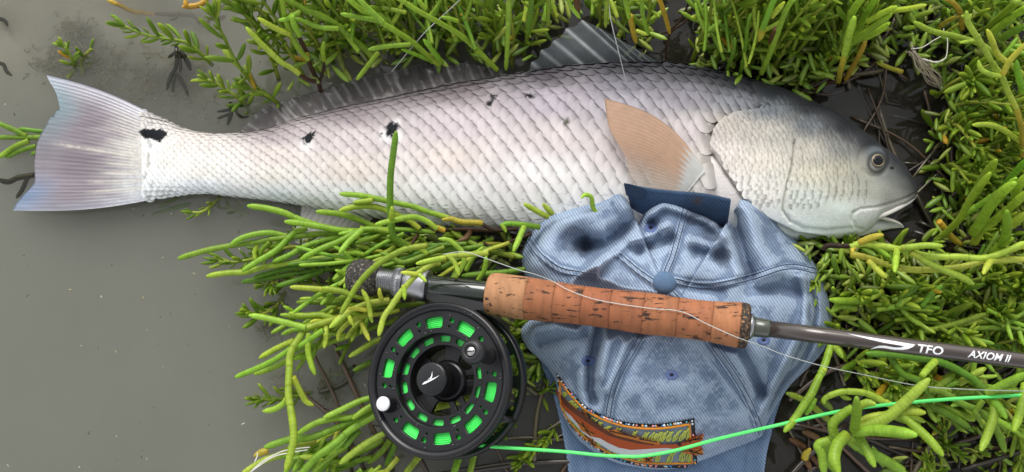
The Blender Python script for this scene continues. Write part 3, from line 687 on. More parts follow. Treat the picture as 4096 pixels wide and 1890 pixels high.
rim = [i*70 for i in range(60)]+[59*70+j for j in range(1,70)]+[i*70+69 for i in range(58,-1,-1)]+[j for j in range(68,0,-1)]
f += [(rim[k], rim[(k+1)%len(rim)], rim[(k+1)%len(rim)]+n_, rim[k]+n_) for k in range(len(rim))]
pu, pv_ = proj(v); link('visor', mesh('visor', v, f, m_den, cols=np.vstack([np.vstack(C)]*2), uv=np.c_[pu/4096, pv_/4096]), capE)

# ---- embroidered patch with a red fish among grass
def R7(pts): return [(2000+.5804*x, 1200+.5804*y) for x, y in pts]
PT = catmull(R7([(390,505),(440,575),(500,645),(600,740),(740,808),(900,848),(1100,855),(1340,818)]), 90)
PB = catmull(R7([(412,720),(440,790),(500,888),(600,985),(760,1085),(900,1132),(1070,1158),(1362,1160)]), 90)
def patch_xy(u, v):
    u = np.asarray(u, float); v = np.asarray(v, float); g = np.linspace(0, 1, 90)
    tx, ty = np.interp(u, g, PT[:,0]), np.interp(u, g, PT[:,1]); bx, by = np.interp(u, g, PB[:,0]), np.interp(u, g, PB[:,1])
    return tx*(1-v)+bx*v, ty*(1-v)+by*v
def patch_grid(name, u0, u1, v0, v1, off, mat, parent, nu=60, nv=12, sub=False, cols=None):
    U, Vv = np.meshgrid(np.linspace(u0,u1,nu), np.linspace(v0,v1,nv), indexing='ij'); x, y = patch_xy(U, Vv)
    v = P(x, y, capz(x, y)+off); nn = v.reshape(-1,3); n_ = len(nn); vv = np.vstack([nn, nn-np.array([0,0,0.0010])])
    f = grid_faces(nu, nv); rim = [i*nv for i in range(nu)]+[(nu-1)*nv+j for j in range(1,nv)]+[i*nv+nv-1 for i in range(nu-2,-1,-1)]+[j for j in range(nv-2,0,-1)]
    f += [(rim[k], rim[(k+1)%len(rim)], rim[(k+1)%len(rim)]+n_, rim[k]+n_) for k in range(len(rim))]
    return link(name, mesh(name, vv, f, mat, cols=cols), parent, sub)
def fill_px(name, poly, off, mat, parent, sub=False, colf=None, res=5.0, th=0.0022):
    """a stitched area: a fine grid cut to an outline, laid over the cloth"""
    poly = [tuple(p) for p in poly]; a = np.array(poly); x0, y0 = a.min(0); x1, y1 = a.max(0)
    bm = bmesh.new(); vs_ = [bm.verts.new((p[0], p[1], 0)) for p in poly]
    try: fc = bm.faces.new(vs_)
    except Exception: return None
    bm.normal_update()
    bmesh.ops.triangulate(bm, faces=[fc])
    for ax, lo, hi in ((0, x0, x1), (1, y0, y1)):
        c_ = lo+res*3
        while c_ < hi:
            no = (1,0,0) if ax == 0 else (0,1,0); co = (c_,0,0) if ax == 0 else (0,c_,0)
            bmesh.ops.bisect_plane(bm, geom=bm.verts[:]+bm.edges[:]+bm.faces[:], plane_co=co, plane_no=no); c_ += res*3
    bmesh.ops.recalc_face_normals(bm, faces=bm.faces)
    v = np.array([q.co[:2] for q in bm.verts]); bm.verts.index_update(); f = [tuple(q.index for q in fc_.verts) for fc_ in bm.faces]
    be = [(e.verts[0].index, e.verts[1].index) for e in bm.edges if len(e.link_faces) == 1]; bm.free()
    top = P(v[:,0], v[:,1], capz(v[:,0], v[:,1])+off); n_ = len(v); vv = np.vstack([top, top-np.array([0,0,th])])
    f += [(a_, b_, b_+n_, a_+n_) for a_, b_ in be]
    c = None
    if colf is not None: c = np.vstack([colf(v[:,0], v[:,1])]*2)
    return link(name, mesh(name, vv, f, mat, smooth=False, cols=c), parent, sub)
def thread_mat(name, base, scale=700):
    m = material(name, base, 0.55, 0.4); tc_ = N(m, 'TexCoord'); w_ = N(m, 'TexWave'); w_.inputs['Scale'].default_value = scale; w_.inputs['Distortion'].default_value = 3; L(m, tc_.outputs['Object'], w_.inputs['Vector'])
    r = ramp(m, w_.outputs['Fac'], [(0.0, tuple(b*0.45 for b in base)), (0.6, base)]); L(m, r.outputs[0], BS(m).inputs['Base Color']); bump(m, w_.outputs['Fac'], 0.5, 0.0005); return m
m_bk = thread_mat('black_thread', (.012,.012,.014)); m_or = thread_mat('orange_thread', (.80,.30,.02)); m_gr = thread_mat('grass_thread', (.50,.56,.10))
m_rd = thread_mat('rust_red_thread', (.50,.085,.012), 900); m_br = thread_mat('brown_thread', (.13,.035,.012), 900); m_wh = thread_mat('white_thread', (.72,.74,.76), 900); m_fo = thread_mat('fin_orange_thread', (.62,.19,.02))
m_pd = material('patch_denim', rough=0.8, col=True)
patch = patch_grid('embroidered_patch', 0, 1, 0, 1, 0.0009, m_bk, capE, 90, 16)
patch['label'] = 'embroidered patch of a red fish in green grass'
x_, y_ = patch_xy(*np.meshgrid(np.linspace(.022,.978,80), np.linspace(.06,.94,14), indexing='ij'))
patch_grid('patch_ground', .022, .978, .06, .94, 0.0013, m_pd, patch, 80, 14, True, cols=np.vstack([(s2l([104,118,132])*(0.8+0.4*vnoise(x_, y_, 8)[...,None])).reshape(-1,3)]*2))
J = Join()
for v0 in (.105, .895):
    u = np.linspace(.034, .966, 120); x, y = patch_xy(u, np.full(120, v0)); J.add(*tube(P(x, y, capz(x, y)+.0017), .00075, 6))
for u0 in (.034, .966):
    v_ = np.linspace(.105, .895, 30); x, y = patch_xy(np.full(30, u0), v_); J.add(*tube(P(x, y, capz(x, y)+.0017), .00075, 6))
link('border_stitch', J.mesh('border_stitch', m_or), patch, True)
pal = [(.70,.70,.70),(.06,.22,.50),(.75,.25,.25),(.08,.35,.42),(.80,.30,.04),(.02,.02,.02),(.55,.58,.62)]
m_pal = material('confetti_thread', rough=0.6, col=True); J = Join()
for k in range(190):
    sidek = random.random(); du = random.uniform(-.006, .006); dvv = random.uniform(-.02, .02)
    if sidek < .42: u0, v0 = random.random(), .045
    elif sidek < .84: u0, v0 = random.random(), .955
    elif sidek < .92: u0, v0 = .013, random.random()
    else: u0, v0 = .985, random.random()
    x, y = patch_xy(np.array([u0-du, u0+du]), np.array([v0-dvv, v0+dvv])); z = capz(x, y)+.0014
    J.add(*tube(P(x, y, z), .0007, 5), c=pal[k % 7])
link('confetti_stitch', J.mesh('confetti_stitch', m_pal), patch, True)
# grass strokes
for u0 in np.linspace(.06, .93, 24):
    for v0, v1 in ((.20,.40),(.62,.86)):
        if random.random() < .18: continue
        q = np.linspace(0, 1, 12); sl_ = random.uniform(.02, .05); J = Join()
        for k in range(3):
            uu = u0+sl_*(1-q)+k*.010+.004*np.sin(q*8+k); vvv = v0+random.uniform(-.03,.03)+(v1-v0)*q
            x, y = patch_xy(np.clip(uu, .04, .96), vvv); J.add(*tube(P(x, y, capz(x, y)+.0018), .0006, 5))
        link('grass_stitch', J.mesh('grass_stitch', m_gr), patch, True)
# the red fish of the patch
fish_back = R7([(382,615),(400,632),(440,680),(500,730),(540,765),(600,800),(660,845),(720,890),(800,935),(900,962),(1000,985),(1100,1000),(1200,998),(1260,985),(1300,965),(1405,925),(1400,960),(1370,990),(1395,1025),(1402,1068),(1340,1072),(1280,1060),(1230,1035),(1150,1035),(1080,1045),(1000,1062),(920,1068),(850,1060),(770,1030),(700,985),(640,950),(580,905),(530,850),(490,805),(450,765),(420,715),(395,660)])
fill_px('stitched_fish', fish_back, .0034, m_rd, patch, True)
fill_px('stitched_fish_belly', R7([(440,760),(490,800),(530,850),(580,905),(640,945),(690,955),(740,985),(820,1020),(900,1035),(1000,1030),(1080,1025),(1160,1022),(1220,1035),(1150,1050),(1080,1058),(1000,1072),(920,1080),(840,1070),(760,1040),(690,995),(630,962),(570,915),(520,860),(470,815)]), .0036, m_wh, patch, True)
fill_px('stitched_fish_back', R7([(400,640),(450,690),(520,748),(600,806),(680,862),(760,912),(850,945),(950,972),(1060,994),(1060,1004),(950,990),(850,968),(750,938),(670,892),(590,840),(510,782),(440,722)]), .0036, m_br, patch, True)
for pts in ([(555,765),(590,770),(660,850),(680,862),(620,822)], [(735,900),(800,895),(900,930),(1000,960),(1100,985),(1105,1000),(1000,985),(880,955),(800,935)], [(520,830),(560,840),(600,880),(655,930),(630,945),(560,900)], [(580,930),(640,960),(665,1010),(650,1015),(610,975)], [(960,1075),(1055,1085),(1045,1120),(1010,1125)], [(1230,1040),(1300,1030),(1395,1030),(1402,1068),(1340,1072)], [(1260,985),(1400,930),(1400,955),(1300,985)]):
    fo = fill_px('stitched_fin', R7(pts), .0038, m_fo, patch, True)
    a = np.array(R7(pts)); J = Join(); c0 = a.mean(0)
    for k in range(5):
        i = k % len(a); p0 = a[i]*.9+c0*.1; p1 = c0*.8+a[(i+1) % len(a)]*.2
        q = np.linspace(0,1,5)[:,None]; L_ = p0*(1-q)+p1*q; J.add(*tube(P(L_[:,0], L_[:,1], capz(L_[:,0], L_[:,1])+.0042), .0003, 4))
    link('fin_outline', J.mesh('fin_outline', m_bk), patch, True)
sp = R7([(1238,998)])[0]; a = np.linspace(0, 2*math.pi, 14, endpoint=False); fill_px('tail_spot', [(sp[0]+8*math.cos(t_), sp[1]+6*math.sin(t_)) for t_ in a], .0040, m_bk, patch, True)
# small copyright mark below the patch
cx, cy = R7([(1405,1142)])[0]; J = Join(); a = np.linspace(0, 2*math.pi, 30)
x, y = cx+17*np.cos(a), cy+8*np.sin(a); J.add(*tube(P(x, y, capz(x, y)+.0006), .0003, 5))
a = np.linspace(0.7, 2*math.pi-0.7, 16); x, y = cx+7*np.cos(a), cy+3.5*np.sin(a); J.add(*tube(P(x, y, capz(x, y)+.0006), .0003, 5))
link('copyright_mark', J.mesh('copyright_mark', m_bk), capE)
# ================================================================== fly rod
rodE = empty('fly_rod', ROD_A, 'fly rod with cork grip and brown blank lying across the cap', 'fishing rod')
def rod_part(name, prof, mat, sides=36, sub=None, cap=True, cols=None):
    """prof: (picture column, radius in picture pixels)"""
    pts = []; rad = []
    for x, r in prof:
        c = rod_at(x); u, w_ = proj(c); dist = -((c-CAM)@RZ); pts.append(c); rad.append(r*dist/FPX)
    V = []; a = np.arange(sides)*2*math.pi/sides
    for c, r in zip(pts, rad): V.append(c + r*(np.cos(a)[:,None]*ROD_S + np.sin(a)[:,None]*ROD_U))
    v = np.vstack(V); f = grid_faces(len(pts), sides, True)
    if cap: f += [tuple(range(sides)), tuple((len(pts)-1)*sides+k for k in reversed(range(sides)))]
    rl = math.atan2(ROD_D[1], ROD_D[0]); uvv = None
    return link(name, mesh(name, v, f, mat), sub or rodE, sub is not None)
def axis_mat(name, base, rough, scale, stops, mscale=(1,1,1), bumpd=0.0006, coat=0.0, spec=0.4):
    m = material(name, base, rough, spec, coat=coat); tc_ = N(m, 'TexCoord'); mp_ = N(m, 'Mapping'); mp_.inputs['Rotation'].default_value = (0, 0.15, -math.atan2(ROD_D[1], ROD_D[0])); mp_.inputs['Scale'].default_value = mscale
    L(m, tc_.outputs['Object'], mp_.inputs[0]); n_ = N(m, 'TexNoise'); n_.inputs['Scale'].default_value = scale; n_.inputs['Detail'].default_value = 5; n_.inputs['Roughness'].default_value = 0.65; L(m, mp_.outputs[0], n_.inputs['Vector'])
    r = ramp(m, n_.outputs['Fac'], stops); L(m, r.outputs[0], BS(m).inputs['Base Color']); bump(m, n_.outputs['Fac'], 0.5, bumpd); return m, mp_, r
m_knob, _, _ = axis_mat('black_burl', (.03,.028,.025), .75, 620, [(.40,(.012,.011,.010)),(.56,(.05,.045,.038)),(.66,(.30,.25,.18))])
m_burl, _, _ = axis_mat('brown_burl', (.05,.04,.03), .7, 520, [(.42,(.018,.014,.011)),(.55,(.06,.038,.022)),(.64,(.42,.22,.10))])
m_alu = material('satin_aluminium', (.36,.36,.38), .34, metal=1.0); m_carb = material('green_black_graphite', (.010,.016,.010), .16, coat=0.8)
m_foot = material('black_foot', (.012,.012,.013), .35, coat=0.2); m_blank = material('bronze_brown_blank', (.060,.046,.040), .26, metal=0.35, coat=0.6)
m_wrap = material('dark_green_wrap', (.045,.052,.036), .28, coat=0.6); m_wht = material('white_lettering', (.82,.83,.84), .4)
rod_part('butt_knob', [(1396,30),(1400,52),(1412,66),(1432,74),(1465,76),(1495,70),(1518,58),(1522,40)], m_knob).data
thr = []
for k in range(8):
    x = 1518+k*7.2; thr += [(x,42),(x+1.2,48),(x+4.4,48),(x+6,42)]
rod_part('threaded_barrel', thr+[(1577,42)], m_alu)
rod_part('locking_ring', [(1574,44),(1576,54),(1580,57),(1612,57),(1616,54),(1618,44)], m_alu)
nsl = 40; J = Join()
rod_part('sliding_hood', [(1618,44),(1621,52),(1640,53),(1668,60),(1700,66),(1714,67),(1716,58)], m_alu)
rod_part('reel_seat', [(1700,42),(1712,45),(1940,48),(1960,48)], m_carb)
# cork rings
bnd = [1952,2110,2222,2332,2445,2575,2710,2848,2958]
RG = [(1952,74),(1958,82),(1985,87),(2100,86),(2200,82),(2300,78),(2400,78),(2520,82),(2600,84),(2700,80),(2780,79),(2850,82),(2910,88),(2958,92)]
rgx = [q[0] for q in RG]; rgr = [q[1] for q in RG]
tones = [(.40,.195,.090),(.30,.110,.045),(.30,.106,.043),(.285,.094,.038),(.30,.105,.043),(.32,.118,.048),(.33,.120,.050),(.36,.145,.060)]
for k in range(8):
    b = tones[k]; m, mp_, r = axis_mat('cork', b, .72, 34, [(.30,tuple(q*.70 for q in b)),(.55,b),(.75,tuple(min(q*1.18,.8) for q in b))], (6.0,1.2,1.2), .0005)
    t_ = m.node_tree; mp_.inputs['Location'].default_value = (k*3.1, k*1.7, 0)
    n2 = N(m, 'TexNoise'); n2.inputs['Scale'].default_value = 95; n2.inputs['Detail'].default_value = 4; n2.inputs['Roughness'].default_value = 0.7; tc_ = N(m, 'TexCoord'); mp2 = N(m, 'Mapping'); mp2.inputs['Rotation'].default_value = (0,0.15,-math.atan2(ROD_D[1], ROD_D[0])); mp2.inputs['Scale'].default_value = (.75,3.6,3.6); mp2.inputs['Location'].default_value = (k*2.3,k*5.1,k)
    L(m, tc_.outputs['Object'], mp2.inputs[0]); L(m, mp2.outputs[0], n2.inputs['Vector'])
    pit = ramp(m, n2.outputs['Fac'], [(.585,(0,0,0)),(.62,(1,1,1))]); mx_ = N(m, 'MixRGB'); L(m, pit.outputs[0], mx_.inputs[0]); L(m, r.outputs[0], mx_.inputs[1]); mx_.inputs[2].default_value = (.035,.016,.009,1); L(m, mx_.outputs[0], BS(m).inputs['Base Color'])
    inv = N(m, 'Math', operation='SUBTRACT'); inv.inputs[0].default_value = 1; L(m, pit.outputs[0], inv.inputs[1]); bump(m, inv.outputs[0], 0.6, 0.0008)
    xs_ = np.linspace(bnd[k]+(0 if k == 0 else .6), bnd[k+1]-.6, 12); pr = [(x, np.interp(x, rgx, rgr)) for x in xs_]
    if k == 0: pr = [(1951,66)]+[(x, np.interp(x, rgx, rgr)) for x in np.r_[1953,1956,1962,1970,1985,np.linspace(2000,2109.4,8)]]
    pr = [(pr[0][0]-.3, pr[0][1]-1.2)]+pr+[(pr[-1][0]+.3, pr[-1][1]-1.2)]
    rod_part('cork_ring', pr, m, 56)
rod_part('burl_ring', [(2958,88),(2959,92),(2980,92),(2990,88),(2996,78),(2998,60)], m_burl, 48)
rod_part('winding_check', [(2996,44),(2998,52),(3006,52),(3012,44),(3020,38)], m_alu)
rod_part('thread_wrap', [(3014,36),(3020,40),(3070,38),(3078,35)], m_wrap)
rod_part('blank', [(3074,34),(3300,33.2),(3700,32.4),(4096,32),(4330,31.6),(5400,31)], m_blank, 48)
J = Join()   # knurling of the locking ring
for k in range(60):
    a = k*2*math.pi/60; c0, c1 = rod_at(1582), rod_at(1611); r0 = 57.2*pxs(.045); d = math.cos(a)*ROD_S+math.sin(a)*ROD_U
    J.add(*tube(np.array([c0+d*r0, c1+d*r0]), .00028, 4))
link('knurling', J.mesh('knurling', m_alu), rodE)
# lettering wrapped on the blank
def wrap_letters(name, polys, x0, r_px, mat):
    """polys: mesh verts (s along the rod in px, h up in px) + faces, bent on to the blank"""
    v, f = polys; bm = bmesh.new(); vv = [bm.verts.new((a, b, 0)) for a, b in v]
    for q in f:
        try: bm.faces.new([vv[i] for i in q])
        except Exception: pass
    for h in np.arange(-30, 31, 4.0):
        bmesh.ops.bisect_plane(bm, geom=bm.verts[:]+bm.edges[:]+bm.faces[:], plane_co=(0,h+.13,0), plane_no=(0,1,0))
    bm.verts.index_update(); out = []
    view = None
    for q in bm.verts:
        c = rod_at(x0+q.co.x); dist = -((c-CAM)@RZ); r = r_px*dist/FPX; tv = CAM-c; tv = tv-ROD_D*(tv@ROD_D); tv /= np.linalg.norm(tv); sv = np.cross(tv, ROD_D)
        an = math.asin(max(-.98, min(.98, q.co.y/r_px))); out.append(c+(r+.00012)*(math.cos(an)*tv+math.sin(an)*sv))
    ff = [tuple(w.index for w in q.verts) for q in bm.faces]; bm.free()
    return link(name, mesh(name, out, ff, mat, smooth=False), rodE)
def text_poly(txt, size, shear=0.0, stretch=1.0, bold=0.0):
    cu = bpy.data.curves.new('text', 'FONT'); cu.body = txt; cu.size = size; cu.shear = shear; cu.offset = bold; cu.resolution_u = 3
    ob = bpy.data.objects.new('text', cu); COL.objects.link(ob); bpy.context.view_layer.update()
    me = bpy.data.meshes.new_from_object(ob.evaluated_get(bpy.context.evaluated_depsgraph_get())); v = [(q.co.x*stretch, q.co.y) for q in me.vertices]; f = [tuple(q.vertices) for q in me.polygons]
    bpy.data.objects.remove(ob); bpy.data.curves.remove(cu); bpy.data.meshes.remove(me); return v, f
def flip(pv): return [(a, b) for a, b in pv[0]], pv[1]
v, f = text_poly('TFO', 44, 0.12, 1.25, 0.8); wrap_letters('letters_tfo', ([(a, b-17) for a, b in v], f), 3660, 32.8, m_wht)
v, f = text_poly('AXIOM II', 40, 0.32, 1.02, 0.5); wrap_letters('letters_axiom', ([(a, b-12) for a, b in v], f), 3864, 32.4, m_wht)
sw = [(0,20),(60,17),(150,14),(270,10),(262,0),(245,-10),(225,-16),(190,-20),(150,-18),(128,-20),(106,-28),(98,-30),(112,-20),(130,-12),(150,-9),(190,-11),(215,-8),(228,-1),(150,2),(90,8)]
bm = bmesh.new(); fc = bm.faces.new([bm.verts.new((a, b, 0)) for a, b in sw]); bm.normal_update(); bmesh.ops.triangulate(bm, faces=[fc]); bm.verts.index_update()
wrap_letters('logo_swoosh', ([tuple(q.co[:2]) for q in bm.verts], [tuple(w.index for w in q.verts) for q in bm.faces]), 3382, 32.9, m_wht); bm.free()

# ================================================================== fly reel
RC = P(1752, 1520, 0.060)
Rt = Matrix.Rotation(math.radians(-21), 3, 'Y') @ Matrix.Rotation(math.radians(-3), 3, 'X')
reelE = empty('fly_reel', RC, 'black fly reel loaded with bright green line, hanging below the rod', 'fishing reel', rot=Rt)
RS = 47.0*0.001
m_rb = material('black_anodised', (.008,.008,.009), .28, spec=.4, coat=.05); m_line = material('neon_green_line', (.09,.92,.16), .45); BS(m_line).inputs['Emission Strength'].default_value = 0.0
def rl(name, v, f, mat, sub=None, smooth=True):
    o_ = bpy.data.objects.new(name, mesh(name, v, f, mat, smooth)); COL.objects.link(o_); o_.parent = sub or reelE; return o_
def curve_plate(name, outer, holes, z, th, mat, bevel=.0003, sub=None):
    cu = bpy.data.curves.new(name, 'CURVE'); cu.dimensions = '2D'; cu.fill_mode = 'BOTH'; cu.extrude = th/2-bevel; cu.bevel_depth = bevel; cu.bevel_resolution = 1
    for pl in [outer]+holes:
        sp_ = cu.splines.new('POLY'); sp_.points.add(len(pl)-1); sp_.use_cyclic_u = True
        for q, (a, b) in zip(sp_.points, pl): q.co = (a, b, 0, 1)
    ob = bpy.data.objects.new(name, cu); COL.objects.link(ob); bpy.context.view_layer.update()
    me = bpy.data.meshes.new_from_object(ob.evaluated_get(bpy.context.evaluated_depsgraph_get())); bpy.data.objects.remove(ob); bpy.data.curves.remove(cu)
    me.materials.clear(); me.materials.append(mat); me.name = name
    for q in me.vertices: q.co.z += z
    o_ = bpy.data.objects.new(name, me); COL.objects.link(o_); o_.parent = sub or reelE; return o_
def circ(r, n=64, cx=0, cy=0): return [(cx+r*math.cos(a), cy+r*math.sin(a)) for a in np.arange(n)*2*math.pi/n]
def window(a0, half, r0, r1, n=8, round_=.0016):
    pts = []
    for t_ in np.linspace(-half, half, n): pts.append((t_, r1, 1))
    for t_ in np.linspace(half, -half, n): pts.append((t_, r0, 1))
    out = []; dr = round_
    def pol(a, r): return (r*math.cos(a0+a), r*math.sin(a0+a))
    da1 = dr/r1; da0 = dr/r0
    out += [pol(-half, r1-dr), pol(-half+da1*.3, r1-dr*.3)]+[pol(t_, r1) for t_ in np.linspace(-half+da1, half-da1, n)]+[pol(half-da1*.3, r1-dr*.3), pol(half, r1-dr)]
    out += [pol(half, r0+dr), pol(half-da0*.3, r0+dr*.3)]+[pol(t_, r0) for t_ in np.linspace(half-da0, -half+da0, n)]+[pol(-half+da0*.3, r0+dr*.3), pol(-half, r0+dr)]
    return out
A0 = math.radians(24.5); mmv = .001
holes = []
for k in range(10):
    a = A0+k*math.radians(36)
    if k not in (0, 5): holes.append(window(a, math.radians(9.6), 31.3*mmv, 38.6*mmv))
    am = a+math.radians(18)
    holes.append(circ(1.9*mmv, 18, 36.6*mmv*math.cos(am-.02), 36.6*mmv*math.sin(am-.02))); holes.append(circ(1.1*mmv, 14, 32.6*mmv*math.cos(am+.01), 32.6*mmv*math.sin(am+.01)))
spool = curve_plate('spool_face', circ(42.2*mmv, 120), [circ(28.6*mmv, 90)]+holes, -.0010, .0022, m_rb)
v, f = lathe([(41.8e-3,-.0022),(41.8e-3,.0006),(43.2e-3,.0022),(45.4e-3,.0030),(46.8e-3,.0022),(47.2e-3,.0002),(47.0e-3,-.0035),(45.8e-3,-.0062),(44.6e-3,-.0068),(43.0e-3,-.005)], 120, True); rl('spool_rim', v, f, m_rb)
slots = [window(math.radians(10+k*360/14), math.radians(8.6), 23.2e-3, 27.4e-3, 6, .0013) for k in range(14)]
curve_plate('arbor_ring', circ(28.9e-3, 90), [circ(21.6e-3, 90)]+slots, -.0058, .0016, m_rb)
v, f = lathe([(28.7e-3,-.0010),(28.9e-3,-.0012),(28.95e-3,-.0062),(28.5e-3,-.0064),(28.4e-3,-.0014)], 90, True); rl('arbor_wall', v, f, m_rb)
v, f = lathe([(21.8e-3,-.0055),(22.0e-3,-.0052),(22.2e-3,-.020),(21.2e-3,-.020),(21.2e-3,-.0062)], 90, True); rl('inner_wall', v, f, m_rb)
# wound line: bumps of single strands, on the front of the pack and the arbor
pr = [(22.4e-3,-.0095),(28.95e-3,-.0095),(29.0e-3,-.0045)]
for k in range(8):
    r0 = 29.4e-3+k*1.25e-3; pr += [(r0-.0006,-.0038),(r0-.0003,-.0028),(r0,-.0025),(r0+.0003,-.0028)]
pr += [(39.6e-3,-.0040),(40.6e-3,-.008),(40.6e-3,-.020),(22.4e-3,-.020)]
v, f = lathe(pr, 110); rl('wound_line', v, f, m_line)
v, f = lathe([(22.6e-3,-.0088)]+[(q, -.0078+.0004*(i % 2)) for i, q in enumerate(np.linspace(22.9e-3, 28.2e-3, 9))]+[(28.3e-3,-.0088)], 90); rl('backing_line', v, f, m_line)
# back of the frame
fh = [window(math.radians(15+k*30), math.radians(10), 34e-3, 42.5e-3, 6, .0015) for k in range(12)]
curve_plate('frame_back', circ(46.2e-3, 110), [circ(27e-3, 80)]+fh, -.0270, .0025, m_rb)
v, f = lathe([(44.6e-3,-.0255),(44.6e-3,-.0215),(45.6e-3,-.0205),(47.0e-3,-.0215),(47.4e-3,-.0245),(47.0e-3,-.0280),(45.4e-3,-.0290),(44.6e-3,-.0285)], 110, True); rl('frame_rim', v, f, m_rb)
for adeg in (70, 100, 215, 330):
    a = math.radians(adeg); p0 = np.array([45.3e-3*math.cos(a), 45.3e-3*math.sin(a), -.0275]); v, f = tube(np.array([p0, p0+np.array([0,0,.021])]), .0022, 14); rl('frame_pillar', v, f, m_rb)
# spokes and hub
for k in range(5):
    a = math.radians(8+k*72); w0, w1 = .0052, .0068; ca, sa = math.cos(a), math.sin(a)
    def T_(r, w): return (r*ca-w*sa, r*sa+w*ca)
    sl_ = [T_(11.5e-3,-.0016), T_(20e-3,-.0020), T_(20.6e-3,0), T_(20e-3,.0020), T_(11.5e-3,.0016), T_(11e-3,0)]
    curve_plate('spoke', [T_(7e-3,-w0), T_(14e-3,-w0*.85), T_(22e-3,-w1), T_(22.3e-3,0), T_(22e-3,w1), T_(14e-3,w0*.85), T_(7e-3,w0)], [sl_] if k % 2 == 0 else [], -.0150, .0030, m_rb)
v, f = lathe([(13e-3,-.0168),(13e-3,-.0128),(11e-3,-.0115),(9.6e-3,-.0110),(9.4e-3,-.001),(9.0e-3,-.0004),(9.0e-3,.0002)], 64); rl('hub', v, f, m_rb)
v, f = lathe([(9.4e-3,-.002),(10.0e-3,-.0012),(10.1e-3,.0085),(9.7e-3,.0096),(8.8e-3,.0100),(1e-5,.0100)], 72); hc = rl('hub_cap', v, f, m_rb)
J = Join()
for pl in ([(-5.6,-3.4),(-4.2,-1.9),(0.4,-.2),(5.8,2.0),(1.6,-.6),(-3.4,-2.9)], [(0.6,.2),(1.1,1.8),(.9,4.6),(.5,2.2),(-.4,.5),(-2.2,-.6)]):
    J.add([(a*1e-3, b*1e-3, .01016) for a, b in pl], [tuple(range(len(pl)))])
rl('hub_logo', np.vstack(J.v), J.f, m_wht, hc, False)
# winding handle
ha = A0; hp = np.array([35.2e-3*math.cos(ha), 35.2e-3*math.sin(ha), 0])
v, f = lathe([(5.6e-3,-.002),(5.6e-3,.0016),(4.4e-3,.0030),(4.0e-3,.006),(4.1e-3,.013),(5.6e-3,.0165),(6.9e-3,.0190),(7.3e-3,.0215),(7.0e-3,.0240),(5.6e-3,.0256),(4.2e-3,.0262),(3.4e-3,.0258),(3.2e-3,.0240),(1e-5,.0240)], 48); hd = rl('winding_handle', v+hp, f, material('handle_black', (.013,.013,.014), .42))
m_scr = material('steel_screw', (.55,.53,.50), .35, metal=1.0)
v, f = lathe([(2.8e-3,.0240),(2.8e-3,.0250),(2.4e-3,.0256),(1e-5,.0258)], 32); sc_ = rl('screw_head', v+hp, f, m_scr, hd)
v, f = box(-2.3e-3,2.3e-3,-.35e-3,.35e-3,.02565,.0260); cs, sn = math.cos(.15), math.sin(.15); v = np.c_[v[:,0]*cs-v[:,1]*sn, v[:,0]*sn+v[:,1]*cs, v[:,2]]; rl('screw_slot', v+hp, f, m_black, hd, False)
# counterweight
ca_ = A0+math.pi; hp = np.array([35.6e-3*math.cos(ca_), 35.6e-3*math.sin(ca_), 0])
v, f = lathe([(5.2e-3,-.002),(5.2e-3,.002),(4.4e-3,.003),(4.3e-3,.0074),(4.2e-3,.0076)], 40); cw = rl('counterweight', v+hp, f, m_rb)
v, f = lathe([(4.35e-3,.0070),(4.4e-3,.0082),(3.9e-3,.0088),(1e-5,.0089)], 40); rl('counterweight_cap', v+hp, f, material('pale_aluminium', (.80,.80,.82), .5, metal=.25), cw)
# water drops on the wet rim
J = Join()
for k in range(46):
    a = random.uniform(0, 2*math.pi); r_ = random.choice([random.uniform(43.5e-3,46.2e-3), random.uniform(29.5e-3,31e-3), random.uniform(39e-3,41.5e-3)]); d_ = random.uniform(.0003,.0009); z_ = .0026 if r_ > .043 else .0001
    v, f = lathe([(d_, -.0004), (d_*.85, d_*.35), (d_*.45, d_*.6), (1e-6, d_*.68)], 10); J.add(v+np.array([r_*math.cos(a), r_*math.sin(a), z_]), f)
m_drop = material('water_drop', (.02,.02,.022), .04, spec=.5, coat=.6)
o_ = rl('water_drops', np.vstack(J.v), J.f, m_drop); o_['kind'] = 'stuff'
# foot that sits in the reel seat
inv = reelE.matrix_basis.inverted()
def wl(p): return np.array(inv @ Vector([float(q) for q in p]))
ft0 = [(1700,1168),(1800,1185),(1948,1212),(1948,1238),(1882,1242),(1862,1262),(1800,1262),(1770,1222),(1704,1196)]
vt = []
for zz in (-.011, .006):
    for x_, y_ in ft0:
        c = rod_at(x_); vt.append(wl(P(x_, y_, c[2]+zz)))
nf = len(ft0); f = [tuple(range(nf)), tuple(reversed(range(nf, 2*nf)))]+[(i, (i+1)%nf, (i+1)%nf+nf, i+nf) for i in range(nf)]
rl('reel_foot', np.array(vt), f, m_foot, smooth=False)
a_, b_ = wl(P(1840,1240,.058)), np.array([10e-3,44.6e-3,-.024]); b2 = np.array([18e-3,41.5e-3,-.024])
v, f = tube(np.array([a_, (a_+b_)/2, b_]), [.006,.0055,.005], 12); rl('foot_post', v, f, m_foot)

